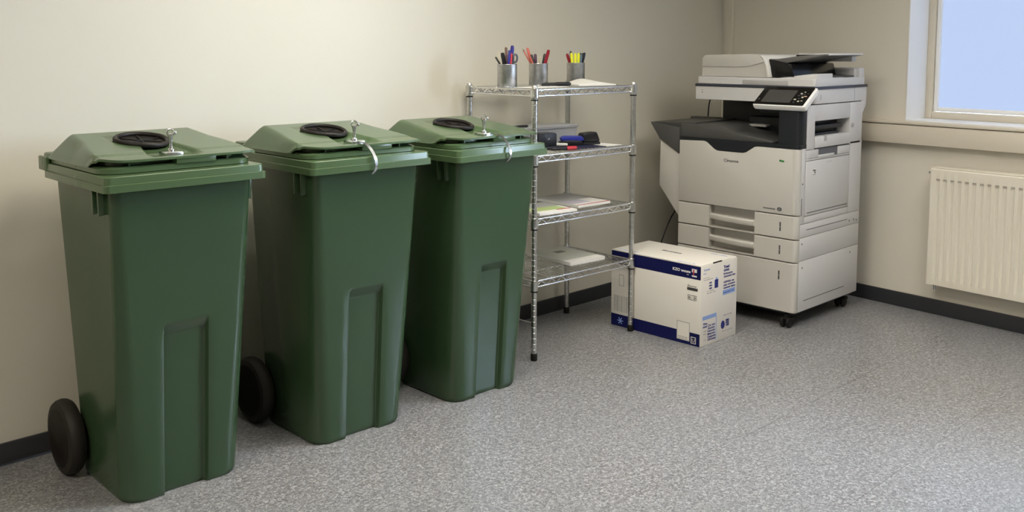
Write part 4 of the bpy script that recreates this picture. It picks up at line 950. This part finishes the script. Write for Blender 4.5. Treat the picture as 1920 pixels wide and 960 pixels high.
# control panel: tilted plate, local frame a (right), b (up the slope)
pa = Vector((0, -1, 0)); top_c = Vector((4.265, 2.545, 1.176)); bot_c = Vector((4.140, 2.545, 1.091)); pb = (top_c-bot_c); BL = pb.length; pb.normalize(); pn = pa.cross(pb).normalized()
if pn.z < 0: pn = -pn
MP = Matrix((pa, pb, pn)).transposed().to_4x4(); MP.translation = bot_c; PWID = 0.285
t = MB(); t.loft([rrect(b, PWID-b, b, BL, z, 0.008, 4) for z, b in ((-0.034, 0.012), (-0.026, 0.003), (-0.012, 0), (0.0, 0.001), (0.002, 0.004))]); t.xf(MP); cp = t.build('control_panel', M_trim, cop, 30)
t = MB(); t.loft([rrect(0.002, PWID-0.014, 0.006, BL-0.001, z, 0.006, 4) for z in (0.0015, 0.0032)]); t.xf(MP); t.build('panel_face', M_gloss, cp, 30)
t = MB(); t.loft([rrect(0.036, 0.192, 0.024, BL-0.026, z, 0.003, 3) for z in (0.003, 0.0042)]); t.xf(MP); t.build('touch_screen', M_screen, cp, 30)
for (a, b, w, h, mt) in ((0.222, 0.10, .010, .008, M_lgrey), (0.236, 0.112, .008, .006, M_key), (0.216, 0.082, .009, .007, M_ink), (0.228, 0.088, .009, .007, M_ink), (0.240, 0.094, .009, .007, M_ink), (0.240, 0.070, .011, .011, M_key), (0.252, 0.078, .014, .008, plain('salmon_key', (0.5, 0.3, 0.22))), (0.208, 0.052, .012, .010, M_key), (0.226, 0.060, .008, .007, M_ink), (0.232, 0.038, .010, .009, M_key), (0.248, 0.042, .010, .006, M_key), (0.256, 0.100, .008, .006, M_ink), (0.212, 0.030, .008, .006, M_ink), (0.018, 0.045, .008, .012, M_ink)):
    t = MB(); t.box(a-w/2, a+w/2, b-h/2, b+h/2, 0.003, 0.0055, 0.001); t.xf(MP); t.build('panel_key', mt, cp, 30)
t = MB(); t.box(4.20, 4.34, 2.315, 2.50, 1.06, 1.10, 0.004); t.build('panel_mount', M_dark, cop, 30)
# underside and castors
MB().box(PX+0.03, XR-0.02, PY0+0.02, PY1-0.02, 0.066, 0.083, 0.003).build('underframe', M_dark, cop, 30)
for cx, cy in ((4.185, 2.345), (4.745, 2.345), (4.185, 2.93), (4.745, 2.93)):
    t = MB(); t.lathe([(0, 0.05), (0.018, 0.05), (0.018, 0.068), (0, 0.068)], (cx, cy, 0), 'Z', 14)
    t.box(cx-0.022, cx+0.022, cy-0.028, cy+0.028, 0.036, 0.054, 0.006); ca = t.build('castor', M_black, cop, 30)
    for s in (-1, 1):
        t = MB(); t.lathe([(0, -0.009), (0.020, -0.009), (0.0265, -0.005), (0.0275, 0), (0.0265, 0.005), (0.020, 0.009), (0, 0.009)], (cx-0.008, cy+s*0.016, 0.0275), 'Y', 20); t.build('castor_wheel', M_black, ca, 30)
# power cord behind the copier
def curve_pts(P0, n=10):
    out = []
    for i in range(len(P0)-1):
        p = [Vector(P0[max(0, min(len(P0)-1, i+k))]) for k in (-1, 0, 1, 2)]
        for j in range(n):
            t = j/n; out.append(0.5*((2*p[1])+(-p[0]+p[2])*t+(2*p[0]-5*p[1]+4*p[2]-p[3])*t*t+(-p[0]+3*p[1]-3*p[2]+p[3])*t**3))
    out.append(Vector(P0[-1])); return out
c = MB(); c.tube(curve_pts([(4.825, 2.96, 1.130), (4.80, 3.02, 1.150), (4.76, 3.17, 1.13), (4.745, 3.20, 1.06), (4.752, 3.215, 0.97), (4.74, 3.215, 0.86), (4.66, 3.22, 0.66), (4.52, 3.23, 0.49), (4.42, 3.24, 0.38), (4.34, 3.25, 0.22), (4.30, 3.26, 0.06), (4.22, 3.265, 0.0055), (4.05, 3.27, 0.0045)]), 0.0042, 8)
c.build('power_cord', P['black'], cop, 60)
